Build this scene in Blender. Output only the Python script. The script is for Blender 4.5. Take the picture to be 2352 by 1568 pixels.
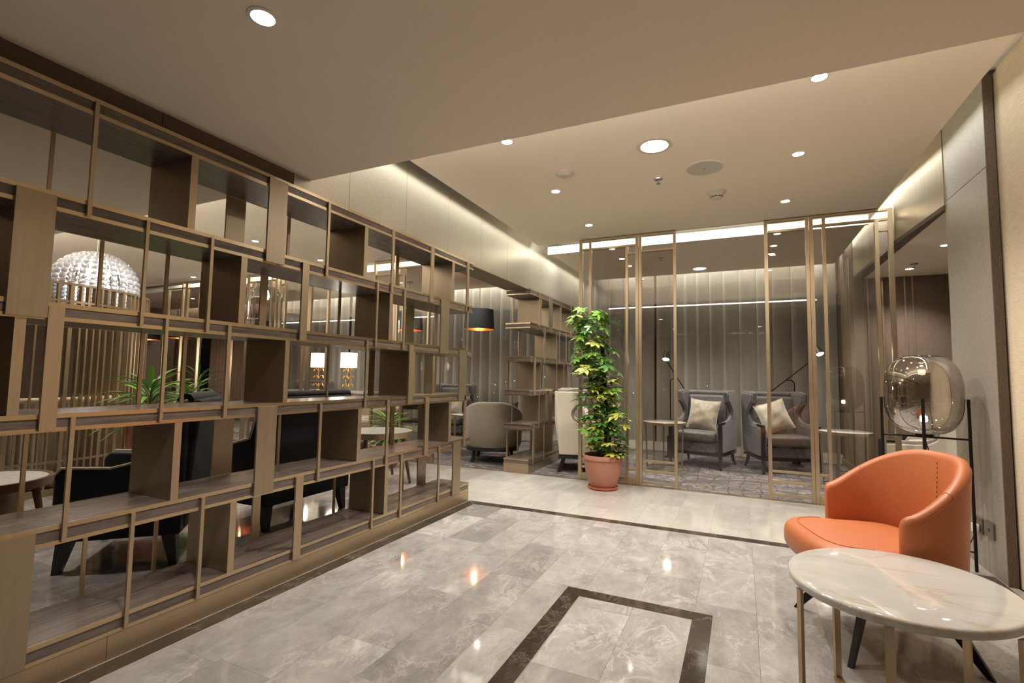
import bpy, bmesh, math, random
from mathutils import Vector, Matrix
random.seed(7)
PI = math.pi
SC = bpy.context.scene
COL = SC.collection
for o in list(bpy.data.objects):
    bpy.data.objects.remove(o)

# ------------------------------------------------------------------ camera, world, exposure, light levels
cam_d = bpy.data.cameras.new('camera')
cam = bpy.data.objects.new('camera', cam_d)
COL.objects.link(cam)
yaw, pit, rol = -0.43592721, 0.07094521, 0.01589932
fw = Vector((math.sin(yaw)*math.cos(pit), math.cos(yaw)*math.cos(pit), math.sin(pit)))
rt = Vector((math.cos(yaw), -math.sin(yaw), 0))
up = rt.cross(fw)
r2 = rt*math.cos(rol) + up*math.sin(rol)
u2 = -rt*math.sin(rol) + up*math.cos(rol)
cam.matrix_world = Matrix(((r2.x, u2.x, -fw.x, 0), (r2.y, u2.y, -fw.y, 0), (r2.z, u2.z, -fw.z, 1.1), (0, 0, 0, 1)))
cam_d.lens = 1128.7*36/2352
cam_d.sensor_width = 36
cam_d.clip_start = 0.02
SC.camera = cam

world = bpy.data.worlds.new('world')
SC.world = world
world.use_nodes = True
world.node_tree.nodes['Background'].inputs[0].default_value = (0.012, 0.014, 0.022, 1)
world.node_tree.nodes['Background'].inputs[1].default_value = 1.0
SC.view_settings.view_transform = 'Standard'
SC.view_settings.look = 'None'
SC.view_settings.gamma = 1
SC.view_settings.use_curve_mapping = False
SC.view_settings.exposure = 1.3
SC.cycles.max_bounces = 7
SC.cycles.diffuse_bounces = 4
SC.cycles.glossy_bounces = 4
SC.cycles.transmission_bounces = 6
SC.cycles.transparent_max_bounces = 40
SC.cycles.caustics_reflective = False
SC.cycles.caustics_refractive = False
SC.cycles.sample_clamp_indirect = 4
SC.cycles.use_denoising = True
SC.cycles.use_adaptive_sampling = True
SC.cycles.adaptive_threshold = 0.05

WARM = (1.0, 0.92, 0.83)
COOL = (0.97, 1.0, 0.93)
P_SPOT = 34.0      # small downlights
P_BIG = 62.0       # large downlight
P_COVE = 2.3       # W per metre of cove strip

def light_area(name, loc, sx, sy, power, color, rot=(0, 0, 0), parent=None, spread=180):
    d = bpy.data.lights.new(name, 'AREA')
    d.shape = 'RECTANGLE'; d.size = sx; d.size_y = sy; d.energy = power; d.color = color; d.spread = math.radians(spread)
    o = bpy.data.objects.new(name, d); COL.objects.link(o)
    o.location = loc; o.rotation_euler = rot
    if parent: o.parent = parent
    return o

# cove strips: beside the left bulkhead, beside the right bulkhead, across the glass screens, at the curtains
light_area('cove_light_bulkhead_near', (-2.158, 4.15, 2.672), 0.03, 4.1, P_COVE*1.0*4.1, COOL, (0, math.radians(12), 0), None, 100)
light_area('cove_light_bulkhead_far', (-2.158, 6.75, 2.672), 0.03, 1.9, P_COVE*1.0*1.9, COOL, (0, math.radians(12), 0), None, 100)
light_area('cove_light_right', (1.17, 3.95, 2.80), 0.05, 3.7, P_COVE*0.45*3.7, COOL, (0, math.radians(18), 0))
light_area('cove_light_right_far', (1.17, 6.4, 2.80), 0.05, 1.9, P_COVE*0.5*1.9, COOL, (0, math.radians(18), 0))
light_area('cove_light_screen', (-0.55, 5.36, 2.76), 3.2, 0.05, P_COVE*2.2*3.2, COOL, (math.radians(50), 0, 0))
light_area('cove_light_screen_lounge', (-6.0, 5.36, 2.76), 6.6, 0.05, P_COVE*2.0*6.6, COOL, (math.radians(50), 0, 0))
light_area('cove_light_curtain', (-0.4, 7.60, 2.80), 3.2, 0.05, P_COVE*1.2*3.2, COOL, (math.radians(22), 0, 0))
light_area('cove_light_curtain_lounge', (-7.7, 7.60, 2.80), 10.4, 0.05, P_COVE*1.2*10.4, COOL, (math.radians(22), 0, 0))

# unseen fill strips added behind the low ceiling's edge to brighten the raised ceiling
light_area('fill_light_step', (-0.52, 2.075, 2.30), 3.1, 0.04, 1.5*3.1, (1, 0.96, 0.88), (math.radians(180-38), 0, 0))
light_area('fill_light_step_lounge', (-6.5, 2.075, 2.30), 7.6, 0.04, 2.2*7.6, (1, 0.96, 0.88), (math.radians(180-38), 0, 0))

# ------------------------------------------------------------------ materials
def lin(r, g, b):
    f = lambda c: ((c/255+0.055)/1.055)**2.4 if c/255 > 0.04045 else c/255/12.92
    return (f(r), f(g), f(b), 1)

def newmat(name):
    m = bpy.data.materials.new(name)
    m.use_nodes = True
    nt = m.node_tree
    b = nt.nodes['Principled BSDF']
    return m, nt, b

def N(nt, t, **kw):
    n = nt.nodes.new(t)
    for k, v in kw.items():
        setattr(n, k, v)
    return n

def ramp(nt, fac, stops, interp='LINEAR'):
    r = N(nt, 'ShaderNodeValToRGB')
    r.color_ramp.interpolation = interp
    el = r.color_ramp.elements
    while len(el) < len(stops): el.new(0.5)
    for e, (p, c) in zip(el, stops):
        e.position = p; e.color = c
    nt.links.new(fac, r.inputs[0])
    return r.outputs[0]

def coords(nt, scale=(1, 1, 1), rnd=False, kind='Object', rot=(0, 0, 0)):
    tc = N(nt, 'ShaderNodeTexCoord')
    mp = N(nt, 'ShaderNodeMapping')
    mp.inputs['Scale'].default_value = scale
    mp.inputs['Rotation'].default_value = rot
    nt.links.new(tc.outputs[kind], mp.inputs[0])
    if rnd:
        oi = N(nt, 'ShaderNodeObjectInfo')
        mu = N(nt, 'ShaderNodeMath', operation='MULTIPLY'); mu.inputs[1].default_value = 61.0
        nt.links.new(oi.outputs['Random'], mu.inputs[0])
        ad = N(nt, 'ShaderNodeVectorMath', operation='ADD')
        nt.links.new(mp.outputs[0], ad.inputs[0]); nt.links.new(mu.outputs[0], ad.inputs[1])
        return ad.outputs[0]
    return mp.outputs[0]

def noise(nt, vec, scale, detail=4, rough=0.55, dist=0.0):
    n = N(nt, 'ShaderNodeTexNoise')
    n.inputs['Scale'].default_value = scale; n.inputs['Detail'].default_value = detail
    n.inputs['Roughness'].default_value = rough; n.inputs['Distortion'].default_value = dist
    nt.links.new(vec, n.inputs['Vector'])
    return n.outputs[0]

def mixc(nt, fac, a, b, mode='MIX'):
    m = N(nt, 'ShaderNodeMix'); m.data_type = 'RGBA'; m.blend_type = mode
    if isinstance(fac, float): m.inputs[0].default_value = fac
    else: nt.links.new(fac, m.inputs[0])
    for i, v in ((6, a), (7, b)):
        if isinstance(v, tuple): m.inputs[i].default_value = v
        else: nt.links.new(v, m.inputs[i])
    return m.outputs[2]

def bump(nt, b, h, strength=0.2, dist=0.002):
    bp = N(nt, 'ShaderNodeBump'); bp.inputs['Strength'].default_value = strength; bp.inputs['Distance'].default_value = dist
    nt.links.new(h, bp.inputs['Height']); nt.links.new(bp.outputs[0], b.inputs['Normal'])

def plain(name, col, rough=0.5, metal=0.0, coat=0.0, spec=0.5, tint_noise=0.0, nscale=6, sheen=0.0, bstr=0.0, bscale=400):
    m, nt, b = newmat(name)
    b.inputs['Base Color'].default_value = col
    b.inputs['Roughness'].default_value = rough
    b.inputs['Metallic'].default_value = metal
    b.inputs['Coat Weight'].default_value = coat
    b.inputs['Specular IOR Level'].default_value = spec
    b.inputs['Sheen Weight'].default_value = sheen
    v = None
    if tint_noise:
        v = coords(nt)
        n = noise(nt, v, nscale, 3)
        dk = tuple(c*(1-tint_noise) for c in col[:3])+(1,); lt = tuple(min(1, c*(1+tint_noise)) for c in col[:3])+(1,)
        nt.links.new(ramp(nt, n, [(0.3, dk), (0.7, lt)]), b.inputs['Base Color'])
    if bstr:
        v = v or coords(nt)
        bump(nt, b, noise(nt, v, bscale, 2), bstr, 0.001)
    return m

def brushed(name, col, rough, stretch, metal=0.9, var=0.12):
    m, nt, b = newmat(name)
    v = coords(nt, stretch)
    n = noise(nt, v, 60, 3, 0.6)
    dk = tuple(c*(1-var) for c in col[:3])+(1,); lt = tuple(min(1, c*(1+var)) for c in col[:3])+(1,)
    nt.links.new(ramp(nt, n, [(0.3, dk), (0.7, lt)]), b.inputs['Base Color'])
    big = noise(nt, coords(nt), 1.7, 2)
    rr = N(nt, 'ShaderNodeMapRange'); rr.inputs[3].default_value = rough-0.07; rr.inputs[4].default_value = rough+0.1
    nt.links.new(big, rr.inputs[0]); nt.links.new(rr.outputs[0], b.inputs['Roughness'])
    b.inputs['Metallic'].default_value = metal
    bump(nt, b, n, 0.12, 0.0006)
    return m

BRASS_C = lin(184, 164, 136)
M = {}
M['brass'] = brushed('brushed_bronze_upright', BRASS_C, 0.33, (1, 1, 0.03), 0.8, 0.05)
M['brass_h'] = brushed('brushed_bronze_horizontal', BRASS_C, 0.32, (1, 0.03, 1), 0.8, 0.05)
M['strip'] = brushed('polished_bronze_strip', lin(206, 184, 150), 0.26, (1, 0.03, 1), 1.0, 0.04)
M['brass_x'] = brushed('brushed_bronze_rail', BRASS_C, 0.34, (0.03, 1, 1))
M['panel_metal'] = brushed('satin_bronze_panel', lin(164, 148, 124), 0.36, (1, 1, 0.03), 0.8, 0.05)
M['frame'] = brushed('champagne_screen_frame', lin(198, 178, 148), 0.33, (1, 1, 0.03), 0.9, 0.06)
M['black_metal'] = plain('black_metal', lin(34, 29, 28), 0.42, 0.6)
M['black_wood'] = plain('black_wood', lin(26, 23, 23), 0.4, 0, 0.2)
M['chrome'] = plain('chrome', lin(200, 200, 200), 0.15, 1)
M['gold'] = plain('gold_leaf_metal', lin(214, 170, 92), 0.3, 1)

def wood():
    m, nt, b = newmat('smoked_wood')
    v = coords(nt, (7, 0.5, 7))
    n = noise(nt, v, 9, 6, 0.6, 0.6)
    f = noise(nt, coords(nt, (60, 3, 60)), 9, 3)
    c = ramp(nt, n, [(0.3, lin(86, 73, 66)), (0.52, lin(112, 98, 90)), (0.75, lin(128, 114, 105))])
    c2 = ramp(nt, f, [(0.3, (0.78, 0.78, 0.78, 1)), (0.7, (1, 1, 1, 1))])
    nt.links.new(mixc(nt, 1.0, c, c2, 'MULTIPLY'), b.inputs['Base Color'])
    b.inputs['Roughness'].default_value = 0.27
    return m
M['wood'] = wood()

def marble_tile(name, stops, vein, rough=0.09, sc=1.0, rnd=True, vary=1.0):
    m, nt, b = newmat(name)
    v = coords(nt, (1.6*sc, 1.0*sc, 1.0*sc), rnd)
    n1 = noise(nt, v, 3.0, 12, 0.76, 0.25)
    base = ramp(nt, n1, stops)
    n2 = noise(nt, v, 3.6, 12, 0.74, 0.7)
    ab = N(nt, 'ShaderNodeMath', operation='SUBTRACT'); ab.inputs[1].default_value = 0.5
    nt.links.new(n2, ab.inputs[0])
    ab2 = N(nt, 'ShaderNodeMath', operation='ABSOLUTE'); nt.links.new(ab.outputs[0], ab2.inputs[0])
    vf = ramp(nt, ab2.outputs[0], [(0.0, (0.9, 0.9, 0.9, 1)), (0.012, (0.25, 0.25, 0.25, 1)), (0.05, (0, 0, 0, 1))])
    patch = ramp(nt, noise(nt, v, 2.2, 3), [(0.45, (0, 0, 0, 1)), (0.62, (1, 1, 1, 1))])
    vf2 = N(nt, 'ShaderNodeMath', operation='MULTIPLY'); nt.links.new(vf, vf2.inputs[0]); nt.links.new(patch, vf2.inputs[1])
    c = mixc(nt, vf2.outputs[0], base, vein)
    oi = N(nt, 'ShaderNodeObjectInfo')
    q = lambda c: (1+(c-1)*vary,)*3+(1,)
    tv = ramp(nt, oi.outputs['Random'], [(0.0, q(0.66)), (0.10, q(0.82)), (0.3, q(0.95)), (0.8, q(1.0)), (1.0, q(1.12))])
    if rnd: c = mixc(nt, 1.0, c, tv, 'MULTIPLY')
    nt.links.new(c, b.inputs['Base Color'])
    b.inputs['Roughness'].default_value = rough
    b.inputs['Specular IOR Level'].default_value = 0.55
    return m
M['tile'] = marble_tile('grey_marble_tile', [(0.25, lin(122, 117, 113)), (0.42, lin(146, 141, 137)), (0.55, lin(162, 157, 152)), (0.75, lin(184, 179, 173))], lin(202, 197, 190), 0.065)
M['tile_pale'] = marble_tile('pale_beige_marble_tile', [(0.25, lin(160, 155, 147)), (0.5, lin(174, 169, 161)), (0.72, lin(184, 179, 171))], lin(194, 189, 180), 0.07, 0.8, True, 0.35)
M['dark_marble'] = marble_tile('dark_brown_marble', [(0.3, lin(46, 38, 33)), (0.6, lin(66, 56, 48)), (0.8, lin(84, 73, 63))], lin(132, 116, 102), 0.1, 2.0)

def table_marble():
    m, nt, b = newmat('white_marble')
    v = coords(nt, (1.2, 4.0, 1), rot=(0, 0, 0.5))
    n = noise(nt, v, 1.8, 6, 0.6, 0.7)
    c = ramp(nt, n, [(0.2, lin(188, 180, 169)), (0.42, lin(200, 195, 188)), (0.62, lin(205, 201, 195)), (0.8, lin(196, 190, 183))])
    n2 = noise(nt, v, 1.1, 5, 0.5, 1.2)
    ab = N(nt, 'ShaderNodeMath', operation='SUBTRACT'); ab.inputs[1].default_value = 0.56; nt.links.new(n2, ab.inputs[0])
    a2 = N(nt, 'ShaderNodeMath', operation='ABSOLUTE'); nt.links.new(ab.outputs[0], a2.inputs[0])
    vf = ramp(nt, a2.outputs[0], [(0.0, (0.55, 0.55, 0.55, 1)), (0.012, (0.1, 0.1, 0.1, 1)), (0.03, (0, 0, 0, 1))])
    nt.links.new(mixc(nt, vf, c, lin(186, 168, 136)), b.inputs['Base Color'])
    b.inputs['Roughness'].default_value = 0.05
    return m
M['white_marble'] = table_marble()

def carpet():
    m, nt, b = newmat('patterned_carpet')
    v = coords(nt, (0.55, 1.6, 1))
    patches = ramp(nt, noise(nt, v, 2.6, 5, 0.62, 1.4), [(0.0, lin(66, 60, 62)), (0.44, lin(84, 76, 77)), (0.52, lin(144, 136, 130)), (0.56, lin(74, 67, 70)), (0.62, lin(124, 110, 84)), (0.67, lin(58, 53, 58))], 'CONSTANT')
    fine = noise(nt, coords(nt, (3, 60, 1)), 10, 3)
    c = mixc(nt, 0.28, patches, ramp(nt, fine, [(0.35, lin(54, 50, 52)), (0.65, lin(140, 132, 126))]))
    w = N(nt, 'ShaderNodeTexWave'); w.bands_direction = 'X'
    w.inputs['Scale'].default_value = 1.3; w.inputs['Distortion'].default_value = 7.0; w.inputs['Detail'].default_value = 2; w.inputs['Detail Scale'].default_value = 1.6
    nt.links.new(coords(nt, (1.6, 0.9, 1)), w.inputs['Vector'])
    lf = ramp(nt, w.outputs['Fac'], [(0.0, (1, 1, 1, 1)), (0.012, (0.2, 0.2, 0.2, 1)), (0.02, (0, 0, 0, 1))])
    nt.links.new(mixc(nt, lf, c, lin(42, 38, 48)), b.inputs['Base Color'])
    b.inputs['Roughness'].default_value = 0.95
    bump(nt, b, noise(nt, coords(nt), 500, 2), 0.4, 0.002)
    return m
M['carpet'] = carpet()
M['ceiling'] = plain('ceiling_paint', lin(236, 222, 202), 0.9, 0, 0, 0.2)
M['white_paint'] = plain('white_paint', lin(232, 230, 222), 0.8, 0, 0, 0.3)

def fabric(name, col, scale=260, var=0.14, rough=0.85, sheen=0.3, stretch=(1, 1, 1), metal=0.0):
    m, nt, b = newmat(name)
    v = coords(nt, stretch)
    n = noise(nt, v, scale, 2, 0.6)
    dk = tuple(c*(1-var*1.6) for c in col[:3])+(1,); lt = tuple(min(1, c*(1+var*1.6)) for c in col[:3])+(1,)
    nt.links.new(ramp(nt, n, [(0.3, dk), (0.7, lt)]), b.inputs['Base Color'])
    b.inputs['Roughness'].default_value = rough; b.inputs['Sheen Weight'].default_value = sheen; b.inputs['Metallic'].default_value = metal
    bump(nt, b, n, 0.25, 0.0015)
    return m
M['bulk_fabric'] = fabric('pale_woven_bulkhead', lin(176, 166, 150), 160, 0.06, 0.36, 0.0, (1, 1, 0.25), 0.72)
M['pillar_fabric'] = fabric('pale_woven_pillar', lin(160, 150, 136), 200, 0.08, 0.45, 0.0, (1, 0.1, 1), 0.3)
M['dark_weave'] = fabric('dark_woven_edge', lin(96, 80, 66), 220, 0.15, 0.8, 0, (1, 1, 0.3))
M['wall_fabric'] = fabric('brown_wall_covering', lin(112, 96, 82), 220, 0.12, 0.8, 0, (1, 1, 0.3))
M['drape_cloth'] = fabric('beige_wall_cloth', lin(206, 188, 160), 150, 0.06, 0.9, 0.1, (1, 0.1, 1))
M['grey_velvet'] = fabric('grey_velvet', lin(84, 79, 77), 24, 0.24, 0.55, 0.25)
M['grey_seat'] = fabric('grey_taupe_cloth', lin(134, 126, 122), 200, 0.1, 0.85, 0.4)
M['grey_trim'] = fabric('grey_patterned_trim', lin(136, 124, 112), 300, 0.25, 0.85, 0.2)
M['cream'] = fabric('cream_cloth', lin(216, 204, 184), 300, 0.04, 0.85, 0.3)
M['linen'] = fabric('grey_linen', lin(140, 130, 114), 170, 0.2, 0.9, 0.3)
M['pillow_tan'] = fabric('tan_velvet', lin(150, 138, 118), 18, 0.16, 0.6, 0.9)
M['pillow_pale'] = fabric('pale_velvet', lin(182, 172, 154), 18, 0.14, 0.6, 0.9)
M['pillow_brown'] = fabric('brown_velvet', lin(96, 84, 72), 20, 0.2, 0.6, 0.9)
M['navy'] = fabric('navy_velvet', lin(9, 12, 23), 60, 0.2, 0.8, 0.06)
M['piping'] = plain('cream_piping', lin(196, 180, 150), 0.7)
M['sofa_beige'] = fabric('taupe_leather', lin(164, 148, 134), 60, 0.05, 0.5, 0.1)
M['cream_leather'] = plain('cream_leather', lin(214, 190, 158), 0.4)
M['leather'] = plain('orange_leather', lin(186, 108, 66), 0.42, 0, 0, 0.45, 0.03, 3, bstr=0.15, bscale=900)
M['stitch'] = plain('orange_thread', lin(158, 84, 50), 0.7)
M['terracotta'] = plain('terracotta', lin(172, 118, 98), 0.55, 0, 0, 0.4, 0.08, 5)
M['saucer'] = plain('orange_plastic', lin(188, 98, 70), 0.4)
M['soil'] = plain('potting_soil', lin(60, 42, 32), 0.95, tint_noise=0.5, nscale=60)
M['leaf'] = plain('leaf_green', lin(74, 122, 50), 0.4, 0, 0.2, tint_noise=0.25, nscale=9)
M['leaf_light'] = plain('leaf_bright_green', lin(118, 164, 62), 0.4, 0, 0.2, tint_noise=0.2, nscale=9)
def variegated():
    m, nt, b = newmat('leaf_variegated')
    n = noise(nt, coords(nt, rnd=True), 24, 3, 0.5, 1)
    nt.links.new(ramp(nt, n, [(0.44, lin(66, 112, 44)), (0.52, lin(206, 200, 92))]), b.inputs['Base Color'])
    b.inputs['Roughness'].default_value = 0.4
    return m
M['leaf_var'] = variegated()
M['stem'] = plain('green_stem', lin(92, 112, 52), 0.6)
M['moss_pole'] = plain('dark_pole', lin(30, 34, 26), 0.9)
M['white_plastic'] = plain('white_plastic', lin(226, 222, 214), 0.4)
M['cream_plastic'] = plain('ceiling_fitting_plastic', lin(208, 196, 180), 0.5)
M['grey_plate'] = plain('grey_switch_plate', lin(118, 108, 98), 0.35, 0.5)
M['grille'] = plain('speaker_grille', lin(196, 188, 174), 0.7)
M['vent_dark'] = plain('dark_slot', lin(40, 38, 36), 0.7)
M['cable'] = plain('black_cable', lin(20, 20, 20), 0.5)
M['copper'] = plain('copper_lining', lin(224, 126, 60), 0.35, 0.8)
M['shade_black'] = plain('black_shade', lin(24, 22, 22), 0.6)
M['night'] = plain('night_backing', lin(14, 15, 20), 0.9)
M['grout'] = plain('floor_bed', lin(122, 110, 100), 0.8)
M['wood_leg'] = plain('walnut', lin(92, 62, 44), 0.4, 0, 0.2)

def emis(name, col, strength):
    m, nt, b = newmat(name)
    b.inputs['Base Color'].default_value = (0, 0, 0, 1)
    b.inputs['Emission Color'].default_value = tuple(col[:3])+(1,)
    b.inputs['Emission Strength'].default_value = strength
    return m
M['lit_warm'] = emis('lit_downlight', (1, 0.9, 0.76), 22)
M['lit_big'] = emis('lit_large_downlight', (1, 0.98, 0.94), 26)
M['bulb'] = emis('lit_bulb', (1, 0.88, 0.7), 30)
M['bulb_soft'] = emis('lit_bulb_soft', (1, 0.6, 0.25), 8)
M['shade_lit'] = emis('lit_lamp_shade', (1, 0.9, 0.68), 1.25)
M['city'] = emis('city_light', (1, 0.8, 0.5), 4)
M['exit_green'] = emis('green_sign_light', (0.2, 0.9, 0.7), 1.2)

def glassy(name, tint, refl_tint, ior, extra=0.0, rough=0.0):
    """thin sheet of glass: tinted see-through plus mirror reflection by Fresnel"""
    m = bpy.data.materials.new(name); m.use_nodes = True
    nt = m.node_tree; nt.nodes.clear()
    out = N(nt, 'ShaderNodeOutputMaterial')
    tr = N(nt, 'ShaderNodeBsdfTransparent'); tr.inputs[0].default_value = tint
    gl = N(nt, 'ShaderNodeBsdfGlossy'); gl.inputs['Color'].default_value = refl_tint; gl.inputs['Roughness'].default_value = rough
    lw = N(nt, 'ShaderNodeLayerWeight'); lw.inputs[0].default_value = 0.5
    pw = N(nt, 'ShaderNodeMath', operation='POWER'); pw.inputs[1].default_value = 5.0
    nt.links.new(lw.outputs['Facing'], pw.inputs[0])
    f0 = ((ior-1)/(ior+1))**2+extra
    ad = N(nt, 'ShaderNodeMath', operation='MULTIPLY_ADD'); ad.use_clamp = True
    ad.inputs[1].default_value = 1-f0; ad.inputs[2].default_value = f0
    nt.links.new(pw.outputs[0], ad.inputs[0])
    mx = N(nt, 'ShaderNodeMixShader')
    nt.links.new(ad.outputs[0], mx.inputs[0]); nt.links.new(tr.outputs[0], mx.inputs[1]); nt.links.new(gl.outputs[0], mx.inputs[2])
    nt.links.new(mx.outputs[0], out.inputs[0])
    return m
M['glass'] = glassy('clear_glass', (0.95, 0.95, 0.94, 1), (1, 1, 1, 1), 1.45)
M['window_glass'] = glassy('dim_window_glass', (0.9, 0.9, 0.9, 1), (0.7, 0.7, 0.7, 1), 1.28)
M['glass_smoke'] = glassy('smoked_glass', (0.80, 0.78, 0.75, 1), (1, 1, 1, 1), 1.5, 0.02)
M['glass_globe'] = glassy('mirrored_smoke_glass', (0.52, 0.49, 0.47, 1), (0.95, 0.9, 0.85, 1), 1.5, 0.36)
M['glass_cloche'] = glassy('grey_cloche_glass', (0.8, 0.78, 0.78, 1), (1, 1, 1, 1), 1.5, 0.04)
M['bulb_glass'] = glassy('bulb_glass', (0.97, 0.96, 0.94, 1), (1, 1, 1, 1), 1.3)

def crystal():
    m, nt, b = newmat('lit_crystal')
    b.inputs['Base Color'].default_value = (0.62, 0.63, 0.66, 1)
    b.inputs['Roughness'].default_value = 0.12
    b.inputs['Transmission Weight'].default_value = 0.25
    b.inputs['Emission Color'].default_value = (0.95, 0.96, 1, 1)
    b.inputs['Emission Strength'].default_value = 0.0
    return m
M['crystal'] = crystal()

def sheer(name, col, alpha, lit=0.5):
    m = bpy.data.materials.new(name); m.use_nodes = True
    nt = m.node_tree; nt.nodes.clear()
    out = N(nt, 'ShaderNodeOutputMaterial')
    tr = N(nt, 'ShaderNodeBsdfTransparent')
    df = N(nt, 'ShaderNodeBsdfDiffuse'); df.inputs[0].default_value = col
    tl = N(nt, 'ShaderNodeBsdfTranslucent'); tl.inputs[0].default_value = col
    m1 = N(nt, 'ShaderNodeMixShader'); m1.inputs[0].default_value = lit
    nt.links.new(df.outputs[0], m1.inputs[1]); nt.links.new(tl.outputs[0], m1.inputs[2])
    m2 = N(nt, 'ShaderNodeMixShader'); m2.inputs[0].default_value = alpha
    nt.links.new(tr.outputs[0], m2.inputs[1]); nt.links.new(m1.outputs[0], m2.inputs[2])
    nt.links.new(m2.outputs[0], out.inputs[0])
    return m
M['sheer'] = sheer('sheer_voile', lin(214, 204, 190), 0.44, 0.35)
M['drape'] = sheer('brown_drape', lin(150, 126, 108), 0.96, 0.2)

# ------------------------------------------------------------------ mesh helpers
class MB:
    def __init__(s):
        s.v = []; s.f = []
    def add(s, vs, fs):
        n = len(s.v); s.v += [tuple(v) for v in vs]; s.f += [[i+n for i in f] for f in fs]
        return s
    def box(s, x0, x1, y0, y1, z0, z1):
        return s.add([(x0,y0,z0),(x1,y0,z0),(x1,y1,z0),(x0,y1,z0),(x0,y0,z1),(x1,y0,z1),(x1,y1,z1),(x0,y1,z1)],
                     [(0,3,2,1),(4,5,6,7),(0,1,5,4),(1,2,6,5),(2,3,7,6),(3,0,4,7)])
    def rot(s, a, c=(0, 0), start=0):
        ca, sa = math.cos(a), math.sin(a)
        for i in range(start, len(s.v)):
            x, y, z = s.v[i]; x -= c[0]; y -= c[1]
            s.v[i] = (c[0]+x*ca-y*sa, c[1]+x*sa+y*ca, z)
        return s
    def tube(s, pts, r, n=8, r1=None, cap=True):
        pts = [Vector(p) for p in pts]
        L = len(pts); rs = [r if r1 is None else r+(r1-r)*i/(L-1) for i in range(L)]
        vs = []; ref = None
        for i, p in enumerate(pts):
            t = (pts[min(i+1, L-1)]-pts[max(i-1, 0)]).normalized()
            if ref is None:
                ref = Vector((0, 0, 1)) if abs(t.z) < 0.9 else Vector((1, 0, 0))
            a = (ref - t*ref.dot(t)).normalized(); ref = a
            b = t.cross(a)
            for k in range(n):
                an = 2*PI*k/n
                vs.append(p+(a*math.cos(an)+b*math.sin(an))*rs[i])
        fs = [(i*n+k, i*n+(k+1) % n, (i+1)*n+(k+1) % n, (i+1)*n+k) for i in range(L-1) for k in range(n)]
        if cap: fs += [tuple(range(n))[::-1], tuple((L-1)*n+k for k in range(n))]
        return s.add(vs, fs)
    def bar(s, p, q, w, d):
        """square bar from p to q, w across x-ish, d the other way"""
        p, q = Vector(p), Vector(q); t = (q-p).normalized()
        ref = Vector((1, 0, 0)) if abs(t.x) < 0.9 else Vector((0, 1, 0))
        a = (ref-t*ref.dot(t)).normalized()*w/2; b = t.cross(a).normalized()*d/2
        vs = [c+sa*a+sb*b for c in (p, q) for sa, sb in ((-1,-1),(1,-1),(1,1),(-1,1))]
        return s.add(vs, [(0,3,2,1),(4,5,6,7),(0,1,5,4),(1,2,6,5),(2,3,7,6),(3,0,4,7)])
    def lathe(s, prof, n=32, c=(0, 0, 0), a0=0.0, a1=2*PI, sx=1.0, sy=1.0):
        full = abs(a1-a0-2*PI) < 1e-6
        m = n if full else n+1
        vs = []; L = len(prof)
        for k in range(m):
            a = a0+(a1-a0)*k/n
            for r, z in prof: vs.append((c[0]+r*math.cos(a)*sx, c[1]+r*math.sin(a)*sy, c[2]+z))
        fs = []
        for k in range(n):
            k2 = (k+1) % m
            for i in range(L-1):
                fs.append((k*L+i, k2*L+i, k2*L+i+1, k*L+i+1))
        s.add(vs, fs)
        return s
    def disc(s, r, z, n=32, c=(0, 0), down=False, sx=1, sy=1):
        vs = [(c[0]+r*math.cos(2*PI*k/n)*sx, c[1]+r*math.sin(2*PI*k/n)*sy, z) for k in range(n)]
        return s.add(vs, [tuple(range(n))[::-1] if down else tuple(range(n))])
    def prism(s, poly, axis, a0, a1):
        """extrude a 2d polygon; axis 'x': poly=(y,z); axis 'z': poly=(x,y)"""
        n = len(poly)
        mk = (lambda p, a: (a, p[0], p[1])) if axis == 'x' else ((lambda p, a: (p[0], a, p[1])) if axis == 'y' else (lambda p, a: (p[0], p[1], a)))
        vs = [mk(p, a0) for p in poly]+[mk(p, a1) for p in poly]
        fs = [tuple(range(n))[::-1], tuple(range(n, 2*n))]+[(i, (i+1) % n, n+(i+1) % n, n+i) for i in range(n)]
        return s.add(vs, fs)
    def slab(s, outline, z0, z1, r, steps=4, crown=0.0):
        """rounded-edge slab over a convex outline of (x,y)"""
        n = len(outline)
        nor = []
        for i in range(n):
            x0, y0 = outline[i-1]; x1, y1 = outline[(i+1) % n]
            t = Vector((x1-x0, y1-y0)).normalized(); nor.append((t.y, -t.x))
        A = sum(outline[i-1][0]*outline[i][1]-outline[i][0]*outline[i-1][1] for i in range(n))
        if A < 0: nor = [(-a, -b) for a, b in nor]
        rings = []
        for k in range(steps+1):
            a = PI/2*k/steps; rings.append((r*(1-math.sin(a)), z0+r*(1-math.cos(a))))
        for k in range(steps+1):
            a = PI/2*k/steps; rings.append((r*(1-math.cos(a)), z1-r*(1-math.sin(a))))
        vs = []
        for off, z in rings:
            for i in range(n): vs.append((outline[i][0]-nor[i][0]*off, outline[i][1]-nor[i][1]*off, z))
        cx = sum(p[0] for p in outline)/n; cy = sum(p[1] for p in outline)/n
        for q in (0.6, 0.25):
            zz = z1+crown*(1-q*q)
            for i in range(n):
                bx, by = vs[(len(rings)-1)*n+i][:2]
                vs.append((cx+(bx-cx)*q, cy+(by-cy)*q, zz))
        R = len(rings)+2
        fs = [tuple(range(n))[::-1]]+[(k*n+i, k*n+(i+1) % n, (k+1)*n+(i+1) % n, (k+1)*n+i) for k in range(R-1) for i in range(n)]
        fs.append(tuple((R-1)*n+i for i in range(n)))
        return s.add(vs, fs)

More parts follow.
